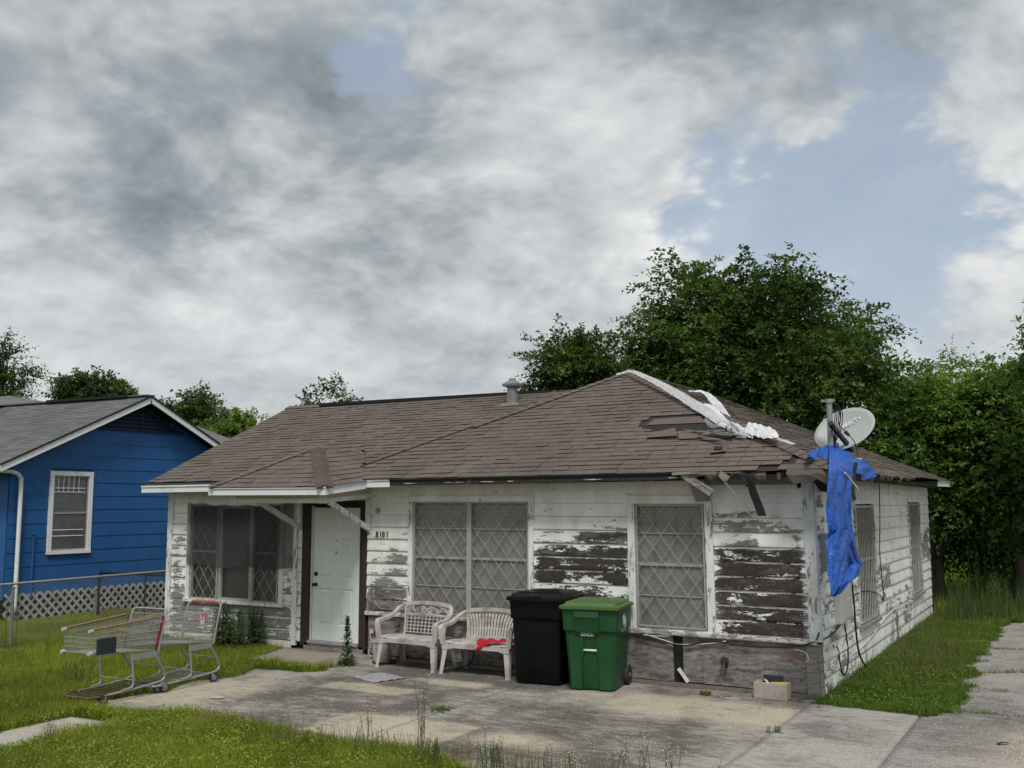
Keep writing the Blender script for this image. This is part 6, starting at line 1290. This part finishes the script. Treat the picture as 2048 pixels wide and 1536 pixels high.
def tree(name, label, blobs, n, M, ls, mat, seed, twig=(.35, .75), droop=.35, trunk=.16, group=None, fill=.45, base=None, cat='tree', wid=.30, upb=.35, lead=1.0):
    g = np.random.default_rng(seed); rr = random.Random(seed); cen = np.array([b[0] for b in blobs]); c0 = cen.mean(0) if base is None else np.array(base)
    t = thing(name, label, cat, (c0[0], c0[1], GZ), 0, group); org = np.array([c0[0], c0[1], GZ])
    w = np.array([b[1] * b[1] * b[2] for b in blobs]) ** .75; cnt = (n * w / w.sum()).astype(int); Pb = []; Dr = []
    for (c, rx, rz), k in zip(blobs, cnt):
        nb = max(3, k // 8); R3 = np.array([rx, rx, rz])
        v = g.normal(size=(nb, 3)); v[:, 2] = v[:, 2] * .9 + .15; v /= np.linalg.norm(v, axis=1)[:, None]
        lump = .70 + .55 * vnoise(v[:, 0] * 2.2 + seed, v[:, 2] * 2.2 + v[:, 1] * 1.7, seed, 2)
        s0 = c + v * R3 * (fill * g.random(nb) ** .5 * .9)[:, None]
        bd = v + np.array([0, 0, upb]) + .35 * g.normal(size=(nb, 3)); bd /= np.linalg.norm(bd, axis=1)[:, None]
        end = c + v * R3 * (lump * (.80 + .32 * g.random(nb)))[:, None]; Lb = np.linalg.norm(end - s0, axis=1) * 1.02
        lat = np.cross(bd, np.array([0, 0, 1.0]) + .3 * g.normal(size=(nb, 3))); lat /= np.linalg.norm(lat, axis=1)[:, None] + 1e-9
        for j in range(8):
            q = (j + 1) / 8; p = s0 + bd * (Lb * q)[:, None]; p[:, 2] -= droop * .35 * Lb * q * q; Pb.append(p + .05 * g.normal(size=(nb, 3)))
            sg = (1 if j % 2 else -1) * (1.0 - .75 * q); d = bd * (.55 + .5 * q) + lat * sg + .22 * g.normal(size=(nb, 3)); d[:, 2] -= .25 * q; Dr.append(d / np.linalg.norm(d, axis=1)[:, None])
    for c, rx, rz in blobs:                       # leaders that break the outline
        nb = max(2, int(lead * (rx * rz) ** .5 * 14)); R3 = np.array([rx, rx, rz]); v = g.normal(size=(nb, 3)); v[:, 2] = np.abs(v[:, 2]) * .9 + .05; v /= np.linalg.norm(v, axis=1)[:, None]
        s0 = c + v * R3 * .7; bd = v + np.array([0, 0, .25]) + .3 * g.normal(size=(nb, 3)); bd /= np.linalg.norm(bd, axis=1)[:, None]; Lb = .35 * rx + (.25 + .5 * g.random(nb)) * min(1.1, rx * .6)
        lat = np.cross(bd, np.array([0, 0, 1.0]) + .2 * g.normal(size=(nb, 3))); lat /= np.linalg.norm(lat, axis=1)[:, None] + 1e-9
        for j in range(9):
            q = (j + 1) / 9; p = s0 + bd * (Lb * q)[:, None]; p[:, 2] -= .25 * Lb * q * q; Pb.append(p); d = bd * (.6 + .5 * q) + lat * ((1 if j % 2 else -1) * (1 - .8 * q)) + .12 * g.normal(size=(nb, 3)); d[:, 2] -= .45 * q; Dr.append(d / np.linalg.norm(d, axis=1)[:, None])
    Pb = np.concatenate(Pb); Dr = np.concatenate(Dr); k = Pb[:, 2] > GZ + .1; Pb, Dr = Pb[k], Dr[k]; L = twig[0] + (twig[1] - twig[0]) * g.random(len(Pb))
    V, F, r = leaf_sprays(Pb - org, Dr, L, M, ls, droop, g, wid); mesh_np('crown', V, F, mat, t, attrs={'rnd': r})
    tk = MB(); low = cen[:, 2].min() * .45; fk = Vector((0, 0, max(.6, low)))
    tk.tube(spline([(0, 0, -.3), (rr.uniform(-.1, .1), rr.uniform(-.1, .1), fk.z * .5), fk], 4), [trunk * (1.15 - .05 * i) for i in range(9)], 8)
    for c, rx, rz in blobs:
        c = c - org; m_ = fk.lerp(Vector(c), .5) + Vector((rr.uniform(-.3, .3), rr.uniform(-.3, .3), rr.uniform(0, .4))) * min(1, rx)
        tk.tube(spline([fk, m_, c], 4), [trunk * .62 * (1 - .085 * i) for i in range(9)], 6)
        for q in range(6):
            e = Vector(c) + Vector((rr.uniform(-1, 1) * rx, rr.uniform(-1, 1) * rx, rr.uniform(-.3, 1) * rz)) * .72
            s = m_.lerp(Vector(c), rr.random()); tk.tube(spline([s, s.lerp(e, .5) + Vector((0, 0, .15 * rz)), e], 3), [trunk * .30 * (1 - .12 * i) for i in range(7)], 5)
    tk.build('trunk', M_BARK, t, smooth=True); return t
tree('elm_tree', 'tall dark elm rising behind the white house roof', blob_px([(1490, 730, 240, 140, 0), (1400, 608, 115, 70, .5), (1540, 606, 115, 64, 0), (1680, 680, 80, 82, .5), (1335, 690, 75, 65, 0), (1500, 850, 290, 120, 0), (1680, 790, 100, 130, -.5), (1280, 780, 110, 90, .5)], 27), 8200, 13, .13, M_ELM, 3, (.45, .95), .55, .24, lead=.6)
tree('elm_tree', 'smaller elm standing left of the tall elm behind the roof', blob_px([(1145, 745, 72, 75, 0), (1100, 795, 48, 48, 0), (1190, 800, 60, 55, .5)], 25), 1500, 14, .105, M_ELM, 4, (.35, .8), .30, .14)
tree('hackberry_tree', 'bushy light green tree beyond the dish and side yard', blob_px([(1850, 890, 115, 130, 0), (1800, 970, 65, 120, -.5), (1900, 820, 85, 62, 0), (1905, 1010, 115, 115, 0)], 25), 3000, 13, .13, M_HACK, 5, (.35, .85), .35, .14, 'overgrown trees along the back fence')
tree('hackberry_tree', 'light green tree at the far right of the back yard', blob_px([(2010, 870, 100, 110, 0), (2060, 970, 120, 140, 0), (1970, 960, 75, 120, 0), (2045, 790, 60, 50, 0)], 24), 2700, 13, .125, M_HACK, 6, (.35, .85), .35, .14, 'overgrown trees along the back fence')
tree('hackberry_tree', 'thin topped tree showing between the elm and the right hand trees', blob_px([(1800, 790, 50, 55, 0), (1895, 755, 34, 36, 0), (1830, 850, 70, 60, 0)], 30), 420, 12, .12, M_HACK, 7, (.4, 1.0), .25, .10, 'overgrown trees along the back fence')
tree('ash_tree', 'tree reaching in past the driveway with drooping leaf clusters', blob_px([(2120, 670, 58, 62, 0), (2120, 770, 66, 75, 0), (2160, 600, 50, 50, 0)], 21), 750, 12, .12, M_HACK, 8, (.35, .7), .45, .14)
tree('vine_thicket', 'dark vine covered thicket under the back yard trees', blob_px([(1900, 1075, 90, 60, 0), (1990, 1060, 100, 80, 1), (2070, 1080, 90, 80, 0), (1880, 1000, 60, 90, .5)], 26), 2600, 11, .13, M_ELM, 9, (.3, .6), .4, .06, None, .3, None, 'thicket')
tree('dark_conifer', 'dark feathery tree behind the left end of the blue house', blob_px([(-30, 750, 58, 55, 0), (-15, 805, 62, 50, 0), (30, 750, 22, 24, 0), (8, 712, 18, 18, 0)], 33), 900, 14, .12, M_ELM, 10, (.45, .9), .1, .16, None, .3, None, 'tree', .22, lead=.5)
tree('rounded_tree', 'rounded pale green tree above the blue house ridge', blob_px([(185, 790, 62, 24, 0), (232, 797, 26, 20, 0), (132, 800, 26, 18, 0)], 40), 900, 12, .15, M_FAR, 11, (.35, .7), .2, .16, lead=.35)
tree('broad_tree', 'broad leafy tree behind the blue gable', blob_px([(385, 828, 54, 28, 0), (350, 858, 50, 40, 0), (425, 862, 40, 32, 0)], 36), 1100, 12, .14, M_FAR, 12, (.35, .75), .25, .16, lead=.4)
tree('yellow_green_shrub', 'yellow green bush top beside the white house eave', blob_px([(470, 872, 42, 28, 0), (502, 858, 16, 18, 0), (440, 885, 34, 24, 0)], 31), 560, 12, .12, M_HACK, 13, (.3, .6), .2, .10, lead=.4)
tree('sparse_sapling', 'sparse sapling tips showing above the brown roof ridge', blob_px([(690, 795, 28, 32, 0), (650, 815, 40, 18, 0), (612, 812, 16, 16, 0)], 30), 70, 11, .11, M_FAR, 14, (.3, .6), .1, .05, lead=.35)
# ------------------------------------------------------------------ weeds
def stem_plant(name, label, loc, stems, h, nleaf, ll, mat, seed, spread=.06, wid=.12, cat='weed', group=None, lean_=.12, taper=True):
    g = random.Random(seed); gg = np.random.default_rng(seed); t = thing(name, label, cat, (loc[0], loc[1], loc[2]), 0, group); sm = MB(); VV = []; RR = []
    for s in range(stems):
        a = g.uniform(0, 6.28); o = np.array([math.cos(a), math.sin(a), 0]) * spread * g.random(); hh = h * g.uniform(.75, 1.0); top = o + np.array([g.uniform(-lean_, lean_) * hh, g.uniform(-lean_, lean_) * hh, hh])
        sm.tube([o, (o + top) / 2 + np.array([g.uniform(-.02, .02)] * 2 + [0]), top], [.006, .005, .003], 5)
        if stems < 6: sm.build('stem', M_GSTEM, t); sm = MB()
        for k in range(nleaf):
            q = (k + .5) / nleaf; p = o * (1 - q) + top * q; az = k * 2.4 + g.uniform(-.3, .3); l = ll * (1.0 - .55 * q if taper else 1) * g.uniform(.75, 1.15); el = .25 + .8 * q + g.uniform(-.2, .2)
            d = np.array([math.cos(az) * math.cos(el), math.sin(az) * math.cos(el), math.sin(el)]); sd = np.array([-math.sin(az), math.cos(az), 0]); m_ = p + d * l * .55; tip = p + d * l + np.array([0, 0, -l * .35])
            VV += [p, m_ + sd * l * wid, tip, m_ - sd * l * wid]; RR += [min(1, max(0, g.gauss(.5, .2)))] * 4
    n = len(VV) // 4; mesh_np('leaves', np.array(VV), (np.arange(n) * 4)[:, None] + np.arange(4)[None], mat, t, attrs={'rnd': RR})
    if sm.v: stuff(sm.build('stem', M_GSTEM, t))
    return t
stem_plant('horseweed', 'tall dark horseweed growing in front of the door', (-6.50, -.72, GZ), 1, .70, 150, .20, M_DKWEED, 1, .01, .13, lean_=.03)
stem_plant('leafy_weed', 'dense leafy weed clump under the three light window', (-9.35, -.24, GZ), 15, .72, 46, .17, M_DKWEED, 2, .26, .15)
stem_plant('leafy_weed', 'leafy weed clump between the window and the trim post', (-8.85, -.22, GZ), 13, .70, 44, .17, M_DKWEED, 3, .24, .15)
stem_plant('leafy_weed', 'large leaved weed standing against the back yard thicket', tuple(atD(1945, 1130, 23.5)[:2]) + (GZ,), 7, 1.25, 26, .30, M_HACK, 4, .35, .14)
stem_plant('leafy_weed', 'smaller large leaved weed right of the other by the thicket', tuple(atD(1990, 1135, 22.5)[:2]) + (GZ,), 5, .80, 22, .26, M_HACK, 5, .28, .14)
stem_plant('leafy_weed', 'weed clump in the lawn under the shopping carts', (-8.45, -3.75, GZ), 9, .34, 24, .07, M_WEED, 6, .25, .16)
stem_plant('thin_weed', 'wispy tall weed by the fence end post and downspout', (-12.0, -2.35, GZ), 5, 1.25, 26, .08, M_WEED, 7, .25, .12)
stem_plant('thin_weed', 'thin upright weed alone in the lawn near the fence', (-10.9, -2.35, GZ), 3, .42, 18, .06, M_WEED, 8, .06, .12)
stem_plant('wall_weed', 'small weed at the foot of the side wall', (.14, 4.9, GZ), 5, .62, 14, .07, M_WEED, 9, .18, .16)
stem_plant('wall_weed', 'low weed by the thick cable on the side wall', (.20, 1.5, GZ), 6, .26, 12, .06, M_WEED, 10, .2, .2)
stem_plant('front_weed', 'leafy green weeds mixed with the tallest dry stalks', (*onZ(870, 1532)[:2], GZ), 12, .26, 14, .06, M_WEED, 41, .22, .18)
stem_plant('front_weed', 'leafy green weeds at the verge left of the dry stalks', (*onZ(745, 1515)[:2], GZ), 10, .20, 12, .05, M_WEED, 42, .25, .2)
stem_plant('front_weed', 'bushy green weed standing on the patio joint line', (*onZ(985, 1548)[:2], GZ), 9, .28, 16, .06, M_WEED, 43, .12, .18)
stem_plant('crack_weed', 'tuft of weeds growing in the patio joint', (-3.54, -2.75, GZ), 30, .05, 8, .05, M_GRASSR, 11, .16, .10)
stem_plant('crack_weed', 'small weed in the joint by the right hand slab', (.03, -2.05, GZ), 6, .07, 8, .07, M_GRASSR, 12, .08, .10)
stem_plant('vine_sprig', 'sprig of vine leaves above the service mast', (.10, 1.9, 2.85), 1, .75, 9, .10, M_HACK, 13, .05, .28)
# dead, seeding weeds in the foreground, one thing each
def seed_weed(label, x, y, h, nb, seed, group=None):
    g = random.Random(seed); t = thing('dry_weed', label, 'weed', (x, y, GZ), 0, group); st = MB(); sd = MB(); lf = []
    for b in range(nb):
        a = g.uniform(0, 6.28); r = g.uniform(0, .05); o = Vector((math.cos(a) * r, math.sin(a) * r, 0)); hh = h * g.uniform(.6, 1); top = o + Vector((g.uniform(-.07, .07), g.uniform(-.07, .07), hh)); st.tube([o, o.lerp(top, .5) + Vector((g.uniform(-.015, .015), g.uniform(-.015, .015), 0)), top], [.0038, .0030, .0018], 4)
        for k in range(7):
            q = g.uniform(.45, 1); p = o.lerp(top, q); e = p + Vector((g.uniform(-.05, .05), g.uniform(-.05, .05), g.uniform(.01, .05))); st.tube([p, e], .0011, 3); c = .0075 * g.uniform(.6, 1.3)
            sd.add([e + Vector(v) * c for v in ((1, 0, 0), (-1, 0, 0), (0, 1, 0), (0, -1, 0), (0, 0, 1), (0, 0, -1))], [(0, 2, 4), (2, 1, 4), (1, 3, 4), (3, 0, 4), (2, 0, 5), (1, 2, 5), (3, 1, 5), (0, 3, 5)])
        for k in range(6):
            q = g.uniform(.05, .6); p = o.lerp(top, q); a = g.uniform(0, 6.28); d = Vector((math.cos(a), math.sin(a), .4)); s_ = Vector((-math.sin(a), math.cos(a), 0)); l = g.uniform(.02, .045); lf += [p, p + d * l * .5 + s_ * l * .12, p + d * l, p + d * l * .5 - s_ * l * .12]
    st.build('stem', M_DRYST, t); stuff(sd.build('seed_head', M_SEED, t))
    mesh_np('leaves', np.array([tuple(v) for v in lf]), (np.arange(len(lf) // 4) * 4)[:, None] + np.arange(4)[None], M_WEED, t, attrs={'rnd': [.5] * len(lf)}); return t
seed_weed('tallest dry seeding weed at the front edge of the patio', -2.70, -4.42, .74, 8, 1); seed_weed('dry seeding weed left of the tallest one', -3.25, -4.50, .50, 5, 2)
for i, (px, py, h) in enumerate(((1000, 1525, .28), (1095, 1536, .24), (1230, 1555, .36), (1265, 1560, .33), (1290, 1570, .42), (1335, 1560, .36), (1350, 1575, .30), (1430, 1575, .26), (1150, 1560, .28), (640, 1480, .22), (760, 1500, .26), (960, 1540, .36))):
    q = onZ(px, py); seed_weed('short dry weed stalks at the front edge of the patio', q[0], q[1], h, 3 if i % 2 else 4, 30 + i, 'dry weed stalks at the patio edge')
seed_weed('dry weed stalks growing beside the narrow walkway', *onZ(92, 1482)[:2], .24, 5, 60)
def strawok(x, y):
    f = -4.42; return (np.abs(y - (-4.62 - .12 * np.sin(x * 3))) < .30) & (x > -5.4) & (vnoise(x * 2, y * 2, 4) > .40)
lawn(blades('straw_grass', 5200, (-5.4, -.6, -5.2, -4.3), .10, .27, .0018, M_STRAW, 21, strawok, .35), 'thin brown seeding grass along the patio front')
lawn(blades('back_weeds', 7000, (.3, 5, 9, 20), .4, .95, .006, M_WEED, 22, lambda x, y: lawn_ok(x, y) & (vnoise(x * 1.1, y * 1.1, 3) > .45), .3), 'tall thin weeds beyond the house side')
lawn(blades('side_weeds', 1800, (.1, 1.8, 1.2, 12), .22, .60, .0030, M_STRAW, 25, lambda x, y: ok_right(x, y) & (vnoise(x * 1.6, y * 1.6, 6) > .42), .35), 'tall pale weed stalks in the side grass')
lawn(blades('step_grass', 2600, (-7.9, -6.7, -1.52, -1.18), .03, .09, .003, M_GRASSR, 23, lambda x, y: inpoly(x, y, STEPP) == False, .6, zb=GZ - .02), 'strip of grass between the entry step and the patio')
def crackok(x, y):
    a = np.abs(y - (.02 + .05 * np.sin(x * 4))) < .05; b = np.abs(y - 3.1 - .25 * (x - 1.3) + .1 * np.sin(x * 5)) < .05; c = np.abs(y - 5.6 - .3 * (x - 1.3)) < .05; d = np.abs(y - 1.5 - .4 * (x - 1.4) + .08 * np.sin(x * 7)) < .04
    e = x < drive_edge(y) + .18 * vnoise(y * 6, x * 6, 2)
    return ((a & (x < 3.2)) | (b & (x < 2.4)) | (c & (x < 2.6)) | (d & (x < 1.95)) | (e & (y > -.3))) & (vnoise(x * 5, y * 5, 5) > .36)
lawn(blades('crack_grass', 60000, (1.2, 3.2, -.4, 9), .02, .07, .003, M_GRASSR, 24, crackok, .8, zb=GZ - .006), 'grass growing in the driveway cracks')
# dead brush heap by the fence, grey bin far back
db_ = thing('dead_brush', 'tangle of dead grey branches by the house corner and fence', 'brush', (-11.45, .45, GZ)); bb = MB(); g = random.Random(9)
for i in range(70):
    a = g.uniform(0, 6.28); o = Vector((g.uniform(-.35, .3), g.uniform(-.5, .5), g.uniform(0, .2))); d = Vector((math.cos(a), math.sin(a) * .8, g.uniform(.05, 1.2))).normalized(); l = g.uniform(.3, .85); p2 = o + d * l * .5 + Vector((g.uniform(-.06, .06), g.uniform(-.06, .06), .03)); bb.tube([o, p2, o + d * l + Vector((0, 0, -.08))], [.006, .004, .002], 4)
bb.build('branches', M_DRYST, db_)
q = onZ(2027, 1152); fb = thing('grey_tub', 'grey plastic tub standing far back by the thicket', 'tub', (q[0], q[1], GZ)); MB().loft([(0, .20, .16, .05, 0, 0), (.42, .25, .20, .05, 0, 0)], 20).build('tub_body', M_GREYBX, fb, smooth=40); MB().loft([(.42, .28, .23, .05, 0, 0), (.47, .28, .23, .05, 0, 0), (.49, .2, .16, .05, 0, 0)], 20).build('tub_lid', M_GREYBX, fb, smooth=40)
# ------------------------------------------------------------------ put each root at the base of its thing
def rebase(root, loc):
    d = Vector(loc); root.location = d
    for c in root.children: c.location = Vector(c.location) - d
for r_, l_ in ((bh, (BX, YP, GZ)), (cf, (FX, -2.1, GZ)), (gt, (-14.4, 1.4, GZ)), (ds, tuple(base)), (bt, (.12, .62, 2.8)), (wt, tuple(hipt(.5, 0)))): rebase(r_, l_)
